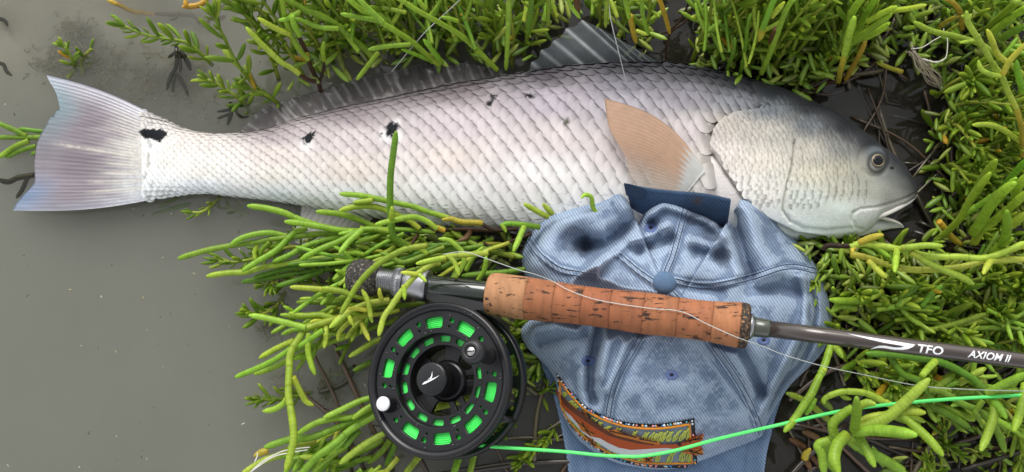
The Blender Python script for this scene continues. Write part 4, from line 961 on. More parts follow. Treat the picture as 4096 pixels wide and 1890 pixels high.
# ================================================================== lines
def line_obj(name, pts, rad, mat, label, cat, n=160, sides=8):
    q = catmull([(x, y) for x, y, z in pts], n); d = np.r_[0, np.cumsum(np.linalg.norm(np.diff(np.array([(x, y) for x, y, z in pts]), axis=0), axis=1))]
    ss = np.linspace(0, d[-1], n); z = catmull([(a, b*1e4) for a, b in zip(d, [p[2] for p in pts])], n*2); zz = np.interp(ss, z[:,0], z[:,1]/1e4)
    v, f = tube(P(q[:,0], q[:,1], zz), rad, sides); return tag(link(name, mesh(name, v, f, mat)), label, cat)
m_fl = material('green_fly_line', (.10,.78,.16), .4)
line_obj('fly_line', [(1880,1776,.047),(1905,1782,.048),(2000,1790,.050),(2250,1807,.056),(2400,1822,.060),(2520,1827,.062),(2580,1824,.064),(2696,1804,.065),(2871,1757,.062),(3045,1716,.058),(3099,1704,.058),(3347,1648,.060),(3545,1620,.064),(3793,1598,.070),(4096,1582,.080),(4300,1574,.085),(5000,1560,.08)], .00105, m_fl, 'bright green fly line running from the reel across the cap front', 'fishing line', 220)
m_mono = material('clear_mono', (.50,.52,.50), .25, spec=.6)
gz = lambda x: rod_at(x)[2] + np.interp(x, rgx, rgr)*pxs(.07) + .0008
line_obj('leader_line', [(1770,1020,.075),(1817,1010,.080),(1871,1010,.082),(1938,1033,.082),(2073,1080,.080),(2140,1098,.079)]+[(x, y, gz(x)-dz) for x, y, dz in ((2206,1124,.004),(2283,1165,.001),(2400,1203,0),(2589,1233,0),(2724,1247,0),(2824,1295,0),(2942,1348,.0005))]+[(3050,1386,.090),(3133,1419,.088),(3279,1462,.086),(3465,1502,.086),(3664,1542,.090),(3863,1558,.094),(4096,1565,.098),(4300,1567,.1),(5000,1570,.09)], .00022, m_mono, 'thin clear leader line crossing over the cork grip', 'fishing line', 240, 6)
line_obj('nylon_line', [(2435,-60,.10),(2440,60,.085),(2470,190,.070),(2490,270,.055),(2512,355,.043),(2530,390,.041)], .0003, m_mono, 'fine nylon line hanging over the clear front dorsal fin', 'fishing line', 60, 6)
line_obj('nylon_strand', [(1850,-10,.06),(1770,65,.055),(1700,130,.050),(1640,200,.035),(1565,290,.018)], .00028, m_mono, 'fine nylon strand slanting over plants behind the rear dorsal fin', 'fishing line', 60, 6)
# ================================================================== plants
def plantmat(name, tones, rough=0.38, col=False):
    m = material(name, tones[1], rough, 0.30, coat=0.02, col=False)
    oi = N(m, 'ObjectInfo'); r = ramp(m, oi.outputs['Random'], [(0.0, tones[0]), (0.5, tones[1]), (1.0, tones[2])])
    tc_ = N(m, 'TexCoord'); n_ = N(m, 'TexNoise'); n_.inputs['Scale'].default_value = 260; n_.inputs['Detail'].default_value = 3; L(m, tc_.outputs['Object'], n_.inputs['Vector'])
    r2 = ramp(m, n_.outputs['Fac'], [(0.3, (.78,.80,.70)), (0.7, (1.18,1.15,1.1))]); mu = N(m, 'MixRGB'); mu.blend_type = 'MULTIPLY'; mu.inputs[0].default_value = 0.8
    L(m, r.outputs[0], mu.inputs[1]); L(m, r2.outputs[0], mu.inputs[2])
    out = mu.outputs[0]
    if col:
        at_ = N(m, 'Attribute'); at_.attribute_name = 'Col'; m4 = N(m, 'MixRGB'); m4.blend_type = 'MULTIPLY'; m4.inputs[0].default_value = 1.0
        L(m, out, m4.inputs[1]); L(m, at_.outputs['Color'], m4.inputs[2]); out = m4.outputs[0]
    L(m, out, BS(m).inputs['Base Color'])
    tl = N(m, 'BsdfTranslucent'); mxs = N(m, 'MixShader'); mxs.inputs[0].default_value = 0.28
    L(m, out, tl.inputs[0]); L(m, BS(m).outputs[0], mxs.inputs[1]); L(m, tl.outputs[0], mxs.inputs[2]); L(m, mxs.outputs[0], m.node_tree.nodes['Material Output'].inputs['Surface'])
    bump(m, n_.outputs['Fac'], 0.25, 0.0005); return m
m_leaf = plantmat('saltwort_leaf', [(.110,.215,.015),(.195,.325,.024),(.320,.440,.042)], col=True)
m_stem = plantmat('saltwort_stem', [(.20,.30,.03),(.29,.38,.05),(.38,.42,.07)])
m_yel = plantmat('yellow_leaf', [(.55,.36,.02),(.58,.42,.04),(.52,.27,.03)], col=True)
m_glw = plantmat('glasswort', [(.235,.400,.034),(.310,.480,.046),(.390,.540,.062)], col=True)
m_glg = plantmat('glasswort_deep', [(.13,.26,.024),(.19,.33,.030),(.26,.40,.042)], col=True)
m_gly = plantmat('glasswort_bright', [(.38,.52,.055),(.45,.56,.065),(.51,.585,.075)], col=True)
m_dead = plantmat('dead_stem', [(.09,.045,.022),(.13,.065,.03),(.18,.10,.05)], col=True)
m_brn = plantmat('woody_stem', [(.035,.017,.010),(.05,.024,.014),(.075,.036,.02)], 0.5, col=True)
m_ylw = plantmat('yellowed_stem', [(.50,.40,.04),(.56,.46,.06),(.52,.32,.05)], col=True)
MATS = {'g': m_glw, 'd': m_glg, 'y': m_gly, 'b': m_brn, 'x': m_dead, 'o': m_ylw}

def branch_mesh(pts, z0, z1, r=15.5, seg=78, tip=True, ring=True, mid=0.0, spike=170):
    """jointed fleshy stem; pts tip first"""
    p = np.array(pts, float); L_ = np.sum(np.linalg.norm(np.diff(p, axis=0), axis=1)); n = int(max(10, L_/5.0))
    q = catmull(p, n); s = np.r_[0, np.cumsum(np.linalg.norm(np.diff(q, axis=0), axis=1))]; t_ = s/s[-1]
    r = r*0.74; z = z0*(1-t_)+z1*t_+mid*np.sin(math.pi*t_)
    ph = random.uniform(0, seg); node = ((s+ph) % seg)/seg; rad = np.full(n, float(r))
    body = 1-0.13*np.exp(-(node/0.07)**2)-0.08*np.exp(-((1-node)/0.10)**2)+0.10*np.exp(-((node-0.10)/0.06)**2)
    spk = sstep(spike+30, spike-30, s) if ring else np.zeros(n)
    rad *= body*(1-spk)+spk*(1.10+0.030*np.sin(s*2*math.pi/17))
    rad *= (0.92+0.16*np.sin(t_*2.2)); rad *= 1-0.0*t_
    if tip: rad *= np.clip(0.18+0.82*np.sqrt(np.clip(s/(2.4*r), 0, 1)), 0, 1)
    if tip == 2: pass
    pos = P(q[:,0], q[:,1], z); v, f = tube(pos, rad*pxs(z.mean()), 10)
    sh = 0.90+0.18*np.exp(-s/90)+0.06*np.sin(s*2*math.pi/17)*spk-0.22*np.exp(-(node/0.05)**2)*(1-spk)
    tr_, tg_ = random.uniform(.80,1.10), random.uniform(.92,1.08); yb = 0.25*sstep(.75, 1.0, t_)*random.random()
    sh = sh*(0.86+0.28*vnoise(s*1.0, s*0+random.random()*50, 40))
    c = np.repeat(np.c_[sh*1.03*tr_*(1+yb), sh*tg_, sh*0.95], 10, axis=0)
    return mesh('branch', v, f, None, cols=c)
def T(ox, oy, s): return lambda pts: [(ox+s*x, oy+s*y) for x, y in pts]
CA, CCc, CD, CE, CF, CG, CH, CJ, CK, CL5, CL1, CM = T(700,700,.5045), T(1400,700,.673), T(800,1200,.58), T(2900,1300,.4963), T(3200,700,.5045), T(3400,0,.589), T(900,0,.427), T(2048,0,.795), T(2600,0,.4206), T(1350,1000,.7487), T(0,200,.673), T(0,0,.427)
def glasswort(label, br, group=None, name='glasswort'):
    """br: list of (mat key, polyline, z tip, z base, radius px)"""
    l0 = br[0]; b = l0[1][-1]; root = empty(name, P(b[0], b[1], l0[3]), label, 'plant', group)
    for it in br:
        k, pl, z0, z1, r = it[:5]; kw = it[5] if len(it) > 5 else {}
        me = branch_mesh(pl, z0, z1, r, **kw); me.materials.append(MATS[k]); link('branch', me, root)
    return root
G1 = 'glasswort stems traced over the water'
glasswort('long glasswort stem reaching furthest over the open grey water below the fish', [('g', CA([(20,665),(250,600),(480,555),(640,535),(760,510),(930,490),(1130,470),(1320,465),(1520,480),(1800,520)]), .030,.022,15.5), ('g', CA([(440,550),(560,490),(740,460),(890,485)]), .034,.026,14), ('g', CA([(645,690),(630,620),(655,545)]), .024,.026,11), ('g', CA([(670,655),(690,590),(750,530)]), .022,.027,12)])
glasswort('pair of parallel glasswort stems just above the black butt knob', [('g', CA([(245,805),(400,780),(560,770),(720,730),(900,700),(1100,670),(1300,640),(1450,610)]), .028,.020,15), ('g', CA([(530,765),(650,690),(800,600),(900,500),(960,450),(1050,425)]), .033,.026,15), ('d', CA([(620,815),(780,770),(900,740),(1100,710),(1350,680)]), .021,.016,13), ('d', CA([(525,850),(700,825),(900,790),(1150,755),(1350,730)]), .018,.014,13.5), ('d', CA([(800,885),(950,840),(1100,785),(1180,760)]), .019,.015,14)])
glasswort('glasswort stem with tiny pale flowers under the anal fin', [('g', CA([(865,370),(1000,385),(1150,410),(1320,440),(1450,445)]), .034,.028,15.5), ('g', CA([(570,245),(720,265),(860,300),(990,355),(1130,400)]), .030,.026,15.5), ('g', CA([(990,675),(1150,590),(1300,530),(1450,450),(1560,430),(1700,450)]), .040,.034,15.5), ('g', CA([(1300,625),(1380,530),(1490,430)]), .048,.040,15), ('g', CA([(770,690),(900,640),(1050,560),(1250,500),(1400,490)]), .028,.024,14), ('g', CA([(760,570),(870,530),(930,500)]), .022,.024,12)])
glasswort('glasswort stem lying against the white belly, ending in dark wood', [('g', CA([(1300,150),(1480,165),(1600,190),(1760,225),(1900,255),(1990,290),(2170,340)]), .040,.030,14.5), ('g', CA([(1410,220),(1480,212),(1570,200)]), .038,.038,13), ('g', CA([(1300,285),(1420,255),(1560,250),(1700,290),(1850,360),(1940,430)]), .038,.026,15), ('g', CA([(1115,290),(1300,310),(1440,350),(1560,400),(1650,430)]), .034,.024,14.5), ('o', CCc([(545,268),(600,262),(660,280),(760,285),(790,290)]), .031,.028,14), ('b', CCc([(700,285),(780,292),(860,328),(1000,322)]), .030,.024,10, dict(ring=False))])
glasswort('upright glasswort spike standing in front of the spotted flank', [('d', CA([(1754,-347),(1735,-200),(1710,0),(1705,200),(1712,340),(1730,480),(1800,560),(1870,610)]), .085,.030,16.5, dict(spike=520)), ('g', CA([(1720,250),(1722,290),(1718,340)]), .066,.056,14), ('g', CA([(1585,395),(1720,365),(1870,335),(1982,360),(2080,430)]), .056,.046,14.5), ('o', CCc([(500,300),(530,318),(560,332)]), .045,.040,12), ('b', CCc([(395,345),(550,330),(700,325),(850,330),(1000,320)]), .022,.020,12, dict(ring=False))])
glasswort('glasswort stem arching over the black butt knob of the rod', [('g', CA([(1310,1110),(1390,970),(1450,870),(1550,760),(1650,680),(1780,610),(1850,585),(2000,560)]), .060,.064,16, dict(spike=10)), ('y', CA([(1480,905),(1520,980),(1540,1050),(1555,1130)]), .058,.050,11.5), ('y', CA([(1240,1189),(1350,1100),(1450,1050),(1560,1010),(1700,990)]), .048,.046,14), ('y', CA([(1620,895),(1625,950),(1640,985)]), .056,.050,11), ('y', CA([(1365,1060),(1450,1065),(1520,1075)]), .055,.050,10)])
glasswort('bright glasswort stem crossing over the silver reel seat hood', [('y', CCc([(170,960),(200,850),(240,790),(310,690),(400,590),(490,530),(570,490),(700,475),(820,465)]), .082,.066,15, dict(spike=220)), ('y', CCc([(300,580),(350,585),(405,592)]), .078,.076,11), ('y', CCc([(455,638),(430,610),(405,590)]), .078,.076,10), ('y', CCc([(325,745),(322,690),(318,655)]), .078,.078,11), ('y', CCc([(390,530),(470,510),(570,490)]), .074,.074,12), ('y', CCc([(650,600),(640,570),(620,520),(580,482)]), .074,.073,11), ('g', CCc([(525,380),(590,390),(640,430),(670,465),(675,530),(625,612)]), .064,.058,12)])
glasswort('glasswort twigs in the gap between reel seat and dark wood', [('g', CCc([(790,430),(740,480),(700,550),(690,570)]), .052,.042,11), ('g', CCc([(810,480),(800,560),(760,630)]), .050,.042,12), ('d', CCc([(470,575),(560,545),(640,500),(760,460),(900,420)]), .030,.026,13), ('d', CCc([(180,465),(230,480),(300,520),(360,510),(460,470),(560,430)]), .046,.040,13), ('g', CCc([(380,415),(430,450),(460,475)]), .044,.042,13), ('x', CCc([(640,395),(690,375),(715,335)]), .026,.022,13), ('b', CCc([(365,420),(385,380),(405,355)]), .030,.024,9, dict(ring=False)), ('d', CCc([(660,600),(760,590),(900,580),(1040,560)]), .024,.020,13), ('d', CCc([(800,610),(900,590),(1000,575)]), .018,.018,12), ('b', CCc([(790,400),(850,430),(940,400),(1080,350)]), .022,.020,8, dict(ring=False)), ('o', CCc([(760,410),(860,410),(900,412)]), .020,.018,9)])
glasswort('glasswort twig hooked against the left side of the cap', [('g', CCc([(890,300),(950,290),(1050,300),(1130,312)]), .040,.036,13), ('g', CCc([(970,460),(1000,390),(1035,308)]), .046,.038,14), ('g', CCc([(930,345),(915,315),(905,300)]), .040,.040,10), ('o', CCc([(1040,300),(1080,304),(1120,310)]), .037,.035,12)])
glasswort('glasswort spikes poking up between fish belly and left cap lobe', [('g', CCc([(1030,170),(1100,210),(1180,252)]), .050,.044,13), ('g', CCc([(1145,170),(1200,232)]), .050,.042,13), ('g', [(2325,795),(2340,780),(2365,790),(2372,830),(2390,860)], .054,.042,11)])
glasswort('glasswort stem bending down over open water left of the reel', [('g', CD([(590,1180),(620,1080),(645,960),(640,850),(620,720),(610,640),(615,500),(625,370),(680,270),(740,200),(880,150),(1000,115)]), .060,.034,18.5, dict(spike=240)), ('g', CD([(335,105),(450,125),(600,160),(730,195)]), .046,.044,15), ('g', CD([(795,520),(765,440),(745,350),(750,230)]), .040,.042,14), ('g', CD([(430,770),(510,755),(570,720),(610,670)]), .040,.046,14), ('g', CD([(785,730),(730,700),(690,630),(640,530)]), .036,.046,14), ('g', CD([(560,240),(640,210),(720,200)]), .034,.038,12)])
glasswort('glasswort stem with pointed tips stretching left beneath the reel', [('g', CD([(240,535),(400,470),(520,410),(640,330),(700,310),(850,210)]), .034,.044,14.5), ('g', CD([(370,515),(500,470),(620,410),(740,360),(850,310),(1000,260),(1200,190),(1379,130)]), .026,.022,14), ('g', CD([(405,405),(520,340),(650,280)]), .034,.036,14), ('g', CD([(1025,395),(1100,350),(1200,290),(1260,270)]), .030,.026,13), ('d', CD([(1055,490),(1180,430),(1280,390)]), .016,.014,13)])
glasswort('yellow green glasswort bunch touching the upper left of the reel rim', [('y', CD([(890,195),(1000,110),(1100,50),(1250,20),(1379,0)]), .050,.040,14), ('y', CD([(950,285),(965,220),(1040,150),(1150,110),(1300,90),(1379,70)]), .042,.036,12), ('y', CD([(1170,285),(1140,220),(1115,160)]), .044,.040,12), ('g', CD([(610,90),(720,110),(830,105),(940,130),(1010,110)]), .036,.034,15), ('d', CA([(960,1010),(1150,1010),(1350,1020),(1600,1050),(1982,1020)]), .030,.026,13.5), ('y', CA([(910,890),(1030,898),(1130,905),(1300,925)]), .044,.040,13), ('g', CA([(1160,895),(1300,920),(1480,970),(1600,1000)]), .046,.042,14.5), ('y', CD([(1190,160),(1170,90),(1160,0)]), .046,.044,11), ('y', CD([(1060,180),(1030,120),(1010,70)]), .048,.046,11)])
glasswort('sheaf of glasswort stems fanning out below the white counterweight', [('g', CD([(670,925),(800,850),(920,820),(1060,805),(1200,740)]), .030,.022,15), ('g', CD([(850,815),(950,770),(1100,700),(1200,670)]), .032,.026,14), ('g', CD([(440,1020),(560,980),(640,960),(760,950),(900,900),(1060,830),(1220,760)]), .026,.020,17), ('g', CD([(1050,825),(1120,770),(1200,720)]), .034,.030,13)])
glasswort('thick glasswort stems leaving the water at the bottom of the reel', [('g', CD([(690,1210),(800,1090),(920,1000),(1050,890),(1220,790)]), .034,.026,18), ('g', CD([(280,1210),(420,1120),(540,1070),(640,1020),(800,980)]), .022,.016,16), ('d', CD([(800,1210),(900,1090),(1000,980),(1100,910)]), .022,.018,15), ('g', CD([(960,1135),(1050,1060),(1150,990),(1270,920)]), .024,.020,16), ('d', CD([(640,1190),(720,1080),(770,1010)]), .018,.014,16), ('d', CD([(995,1030),(1040,960),(1100,900)]), .026,.022,15), ('d', CD([(1155,1130),(1250,1050),(1310,970)]), .008,.010,14), ('d', CD([(1280,1150),(1320,1060),(1345,980)]), .006,.008,14), ('o', CD([(370,1080),(420,1055),(470,1040)]), .012,.010,16)])
glasswort('glasswort stems standing below the reel beside the fly line', [('g', CL5([(610,1220),(640,1140),(660,1060)]), .028,.022,16), ('g', CL5([(700,1220),(720,1140),(740,1050)]), .026,.020,14), ('g', CL5([(330,1240),(400,1150),(450,1090)]), .024,.020,14)])
glasswort('glasswort stems showing through the open spokes of the reel', [('g', CL5([(445,865),(540,838),(640,812),(760,780)]), .026,.018,17), ('d', CL5([(560,478),(640,485),(700,505)]), .018,.012,15), ('d', CL5([(590,570),(650,520),(700,470)]), .014,.012,14), ('d', CL5([(420,760),(520,700),(620,690)]), .008,.006,13)])
# bottom right
GE = CE
glasswort('big glasswort rosette rising above dark water right of the visor', [
 ('g', GE([(1550,890),(1350,860),(1180,850),(1040,870)]), .115,.085,27), ('g', GE([(1650,430),(1550,530),(1420,650),(1300,750),(1160,810),(1040,865)]), .100,.084,25, dict(spike=330)), ('g', GE([(1760,1060),(1650,930),(1530,820),(1420,740),(1330,735)]), .100,.086,21), ('g', GE([(1620,710),(1480,700),(1380,720),(1200,740),(1080,780)]), .092,.082,19), ('g', GE([(1060,580),(1062,700),(1040,850)]), .118,.086,22), ('g', GE([(1220,640),(1150,630),(1090,650)]), .100,.094,19), ('g', GE([(1030,670),(950,720),(870,800),(880,890)]), .086,.078,22, dict(tip=False)), ('g', GE([(920,1200),(880,1080),(910,960),(980,890)]), .095,.084,27, dict(spike=260)), ('g', GE([(800,1220),(780,1050),(750,970),(840,930)]), .070,.076,20), ('g', GE([(1210,1150),(1130,990),(1080,900)]), .088,.080,20), ('g', GE([(1460,1200),(1300,1100),(1100,1000),(1000,930)]), .066,.072,24), ('d', GE([(900,1200),(830,1080),(820,980),(880,900)]), .060,.066,20)])
glasswort('glasswort branch pointing down beside the right edge of the visor', [('g', GE([(475,865),(560,760),(640,640),(700,550),(750,440),(790,360),(850,180),(870,120)]), .060,.040,19, dict(spike=230)), ('g', GE([(650,730),(690,650),(720,590)]), .050,.050,16), ('g', GE([(950,270),(920,220),(880,170)]), .044,.044,15), ('y', GE([(790,350),(805,365)]), .062,.060,14)])
glasswort('tangled glasswort twigs in shadow between visor and rosette', [('d', GE([(490,548),(620,600),(720,670),(800,740),(880,800)]), .030,.026,15), ('g', GE([(800,640),(800,600),(870,560),(950,540),(1050,540),(1160,560),(1280,620),(1360,660)]), .044,.050,17, dict(spike=10)), ('g', GE([(1020,600),(970,585),(930,550)]), .044,.044,13), ('d', GE([(870,690),(820,640),(790,610)]), .036,.042,16)])
glasswort('long glasswort stem running under the lettered brown blank', [('d', GE([(1130,230),(1400,245),(1560,270),(1700,290),(1850,350),(2000,440),(2080,520),(2150,590)]), .056,.050,19, dict(spike=10)), ('d', GE([(1690,640),(1640,540),(1560,450),(1440,400),(1380,330),(1320,240)]), .046,.050,16), ('g', GE([(1590,410),(1640,350),(1695,295)]), .066,.056,17, dict(tip=False)), ('d', GE([(1200,590),(1300,570),(1450,530),(1560,520),(1650,520)]), .030,.028,17)])
glasswort('drooping glasswort fingers where the green line leaves the plants', [('g', GE([(2440,390),(2250,480),(2110,550)]), .094,.074,20), ('g', GE([(2060,1020),(2110,900),(2160,760),(2170,650),(2130,590)]), .086,.070,20, dict(spike=300)), ('g', GE([(2270,760),(2220,680),(2150,600)]), .082,.072,19), ('g', GE([(2325,860),(2380,700),(2410,560),(2420,480)]), .088,.076,20, dict(spike=260)), ('d', GE([(2260,1030),(2200,870),(2130,770),(2030,690),(1900,630),(1750,540),(1640,520)]), .060,.050,18, dict(spike=150)), ('d', GE([(1820,660),(1860,640),(1900,625)]), .052,.052,13), ('d', GE([(2060,800),(2040,740),(2020,700),(2080,610)]), .056,.062,13)])
glasswort('yellowing dead glasswort joints sunk in the dark pool beside visor', [('x', GE([(515,920),(570,945),(640,990)]), .006,.002,15), ('x', GE([(620,860),(700,890),(750,920)]), .008,.004,15), ('o', GE([(690,995),(655,1040),(640,1080)]), .012,.006,16), ('x', GE([(700,1170),(660,1110),(630,1060)]), .004,.004,14), ('x', GE([(790,1160),(740,1110),(690,1060)]), .002,.004,13)])
glasswort('amber dead glasswort tip floating in black water near the rosette', [('o', GE([(1670,890),(1720,840),(1750,800)]), .010,.006,13), ('x', GE([(1745,805),(1780,770),(1820,750)]), .008,.008,17)])
# right side
GF = CF
glasswort('long arching glasswort stems sweeping right below the fish jaw', [('y', GF([(1380,870),(1280,810),(1150,760),(1000,690),(880,610)]), .064,.070,17), ('y', GF([(1800,530),(1600,620),(1450,660),(1250,650),(1050,650),(900,620),(760,585),(620,560),(480,545),(400,575)]), .084,.058,17, dict(spike=10)), ('y', GF([(1135,565),(1000,560),(900,570),(800,580)]), .080,.070,15), ('y', GF([(750,775),(760,680),(770,590)]), .080,.068,15), ('o', GF([(665,475),(560,500),(470,540)]), .068,.060,16), ('o', GF([(420,620),(415,590),(430,575)]), .060,.058,12), ('b', GF([(430,560),(330,565),(230,560),(180,590)]), .050,.040,14, dict(ring=False))])
glasswort('lower arching glasswort stem meeting the right edge of the frame', [('y', GF([(1800,550),(1650,605),(1400,700),(1200,740),(950,755),(800,740),(680,710),(540,660),(400,630)]), .076,.048,16.5, dict(spike=10)), ('y', GF([(690,820),(620,760),(540,680)]), .060,.056,14), ('y', GF([(1450,790),(1500,700),(1560,680),(1800,670)]), .082,.070,16), ('g', GF([(720,660),(660,620),(600,570)]), .050,.050,12)])
glasswort('tall glasswort stem leaning right of the fish mouth, forked', [('g', GF([(1510,-20),(1450,60),(1380,150),(1320,250),(1280,330),(1190,430),(1080,520)]), .100,.020,18, dict(spike=150)), ('g', GF([(1720,20),(1600,120),(1450,220),(1300,315)]), .085,.045,16, dict(spike=30)), ('b', GF([(1240,390),(1210,470),(1220,540),(1170,620)]), .030,.008,11, dict(ring=False)), ('o', GF([(1300,560),(1230,520),(1150,430),(1100,370)]), .016,.030,15)])
glasswort('stout ribbed glasswort spikes crowding the right frame edge', [('g', GF([(1710,60),(1600,140),(1500,260),(1440,360),(1370,460)]), .110,.040,24, dict(spike=320)), ('g', GF([(1800,130),(1700,230),(1560,350),(1440,440),(1380,540)]), .090,.030,22, dict(spike=60)), ('g', GF([(1640,280),(1640,440),(1600,560)]), .110,.070,21, dict(spike=240)), ('g', GF([(1690,500),(1620,540),(1540,600)]), .085,.060,19), ('g', GF([(1800,300),(1720,360),(1640,420)]), .080,.060,22), ('g', GF([(1800,-10),(1740,80),(1700,190)]), .095,.070,20), ('b', GF([(1170,620),(1220,560),(1370,480),(1420,440)]), .012,.026,9, dict(ring=False))])
glasswort('thick glasswort joint tucked against the right brim of the cap', [('g', GF([(230,990),(330,1000),(480,1000),(560,990)]), .046,.034,17), ('g', GF([(245,1090),(320,1040),(440,1060)]), .040,.034,17), ('g', GF([(560,990),(600,960),(650,930)]), .040,.034,14)])
glasswort('light green glasswort candelabra towering over the dark pool', [('y', CG([(790,75),(800,150),(840,220),(900,310),(960,420),(1030,520),(1080,640),(1130,740)]), .150,.085,15, dict(spike=110)), ('o', CG([(1130,740),(1170,900),(1168,1060)]), .085,.040,15, dict(tip=False, ring=False)), ('y', CG([(1200,290),(1090,410),(1040,505)]), .135,.115,14), ('y', CG([(870,410),(890,470),(950,505),(1020,520)]), .125,.115,12), ('y', CG([(930,200),(970,290),(1000,370),(1060,420)]), .120,.100,14), ('y', CG([(755,110),(785,115),(800,150)]), .148,.144,9), ('y', CG([(825,95),(810,120),(802,150)]), .148,.144,9), ('y', CG([(750,290),(790,285),(830,280)]), .130,.120,9), ('y', CG([(885,235),(865,250),(850,250)]), .135,.132,9)])
glasswort('glasswort stem slanting across behind the towering candelabra', [('g', CG([(430,150),(550,210),(680,240),(830,280),(950,340),(1090,440),(1200,530)]), .110,.080,15, dict(spike=200)), ('g', CG([(1130,410),(1140,500),(1180,630)]), .125,.100,16), ('y', CG([(830,850),(950,850),(1050,890),(1165,970)]), .080,.050,14)])
glasswort('ribbed glasswort spike rising at right below the candelabra base', [('g', CG([(995,1085),(930,1180),(880,1260),(850,1330)]), .105,.040,22, dict(spike=160)), ('g', CG([(1200,1080),(1100,1200),(1000,1320)]), .08,.03,15)])
glasswort('thick glasswort stalks in the far corner above the candelabra', [('g', CG([(1140,10),(1050,90),(930,200)]), .090,.040,20, dict(tip=False, spike=10)), ('g', CG([(1200,50),(1050,150),(960,230)]), .085,.050,19, dict(tip=False, spike=10)), ('d', CG([(1200,170),(1100,220),(1030,262)]), .080,.060,19), ('o', CG([(650,-10),(720,40),(755,110),(760,200)]), .070,.030,13, dict(tip=False)), ('o', CG([(740,110),(670,140),(610,180)]), .050,.030,11)])
glasswort('bundle of straight glasswort stalks behind the head of the fish', [('g', CG([(180,-20),(100,120),(60,200),(0,310),(-60,480)]), .12,.02,17, dict(tip=False, spike=10)), ('o', CG([(110,275),(60,380),(5,480),(-30,540)]), .07,.02,14, dict(spike=10)), ('g', CG([(285,95),(180,170),(80,240),(0,300)]), .12,.08,17), ('g', CG([(270,155),(190,215),(100,260)]), .10,.08,16), ('y', CG([(520,35),(400,60),(280,80),(200,140)]), .13,.10,13), ('g', CG([(320,45),(220,90),(120,150)]), .13,.10,14), ('g', CG([(90,-20),(30,60),(0,140)]), .13,.09,18, dict(tip=False)), ('g', CG([(30,110),(0,200),(-30,290)]), .12,.08,16), ('y', CK([(1950,160),(1900,320),(1850,520)]), .13,.08,17), ('o', CK([(1850,520),(1820,640),(1790,780)]), .08,.02,15, dict(tip=False, ring=False)), ('x', CK([(1790,790),(1700,790),(1560,860)]), .02,.01,9, dict(ring=False))])
glasswort('glasswort stalks with yellow stubs over the fish nape', [('g', CK([(1190,-20),(1140,100),(1090,230),(1070,280)]), .12,.09,16, dict(tip=False, spike=10)), ('o', CK([(1035,395),(1060,330),(1075,270)]), .075,.09,15), ('g', CK([(1370,-20),(1300,90),(1230,270),(1170,440),(1060,700)]), .12,.03,15, dict(tip=False, spike=10)), ('x', CK([(1130,420),(1170,350),(1200,280)]), .06,.08,15), ('y', CK([(1280,20),(1220,90),(1160,160)]), .12,.10,13), ('d', CK([(960,130),(930,250),(900,500),(850,740)]), .10,.02,10, dict(spike=10)), ('d', CK([(810,360),(790,500),(720,700)]), .08,.02,10, dict(spike=10))])
glasswort('yellow based glasswort stalk beside the spiny dorsal fin tip', [('o', CJ([(625,222),(605,140),(595,80)]), .04,.07,13), ('g', CJ([(590,90),(570,0),(560,-50)]), .07,.12,13, dict(tip=False)), ('g', CJ([(690,180),(660,90),(650,-30)]), .05,.12,12, dict(spike=10)), ('y', CJ([(685,178),(650,165),(625,155)]), .052,.05,10), ('o', CJ([(795,172),(770,80),(735,-20)]), .03,.10,13, dict(spike=10)), ('b', CJ([(660,270),(690,200),(800,150),(870,60),(900,-30)]), .006,.04,6, dict(ring=False)), ('b', CJ([(770,330),(790,180),(880,100),(920,0)]), .004,.03,6, dict(ring=False))])
glasswort('straight glasswort stalks behind the clear spines of the fin', [('g', CJ([(180,130),(182,60),(185,-30)]), .05,.11,13, dict(spike=10)), ('x', CJ([(330,95),(328,40),(325,-20)]), .06,.10,15), ('g', CJ([(470,140),(475,60),(482,-40)]), .05,.12,12, dict(spike=10)), ('d', CJ([(80,180),(90,80),(100,-20)]), .04,.11,13, dict(spike=10)), ('g', [(2024,285),(2030,180),(2034,60),(2036,-30)], .02,.11,14, dict(spike=10)), ('g', CJ([(345,95),(300,40),(270,-20)]), .09,.12,10)])
glasswort('thick glasswort stem slanting into the rear dorsal fin base', [('g', CH([(1600,-30),(1820,110),(2000,210),(2200,330),(2370,480),(2550,660)]), .095,.020,14.5, dict(tip=False, spike=10, seg=100)), ('g', CH([(2020,160),(2100,175),(2180,200)]), .07,.06,10)])
glasswort('thick forked glasswort stem meeting the dorsal fin crest', [('g', CH([(1130,-30),(1300,110),(1480,220),(1640,320),(1760,400),(1880,510),(2010,610)]), .090,.020,16, dict(tip=False, spike=10, seg=110)), ('g', CH([(1080,130),(1220,160),(1400,190),(1490,218)]), .080,.070,13), ('g', CH([(1340,465),(1500,440),(1740,418)]), .060,.050,13, dict(spike=60)), ('g', CH([(1230,-30),(1350,90),(1480,210)]), .090,.072,14, dict(tip=False)), ('g', CH([(1860,370),(1940,470),(2030,590)]), .060,.025,12), ('g', CH([(1650,460),(1800,520),(1990,600)]), .05,.02,10, dict(spike=10))])
glasswort('thick glasswort stem arching over leafy sprigs behind the fish', [('g', CH([(520,-40),(740,90),(900,150),(1080,260),(1200,370),(1310,460),(1400,560)]), .080,.020,18, dict(tip=False, spike=10, seg=110)), ('d', CH([(1230,755),(1330,630),(1440,490)]), .030,.040,14, dict(spike=10)), ('g', CH([(500,195),(600,170),(700,110)]), .075,.070,13, dict(spike=20)), ('g', CH([(640,170),(760,210),(900,260),(1060,270)]), .06,.05,14, dict(spike=10)), ('g', CH([(1360,90),(1500,80),(1700,120)]), .05,.05,11)])
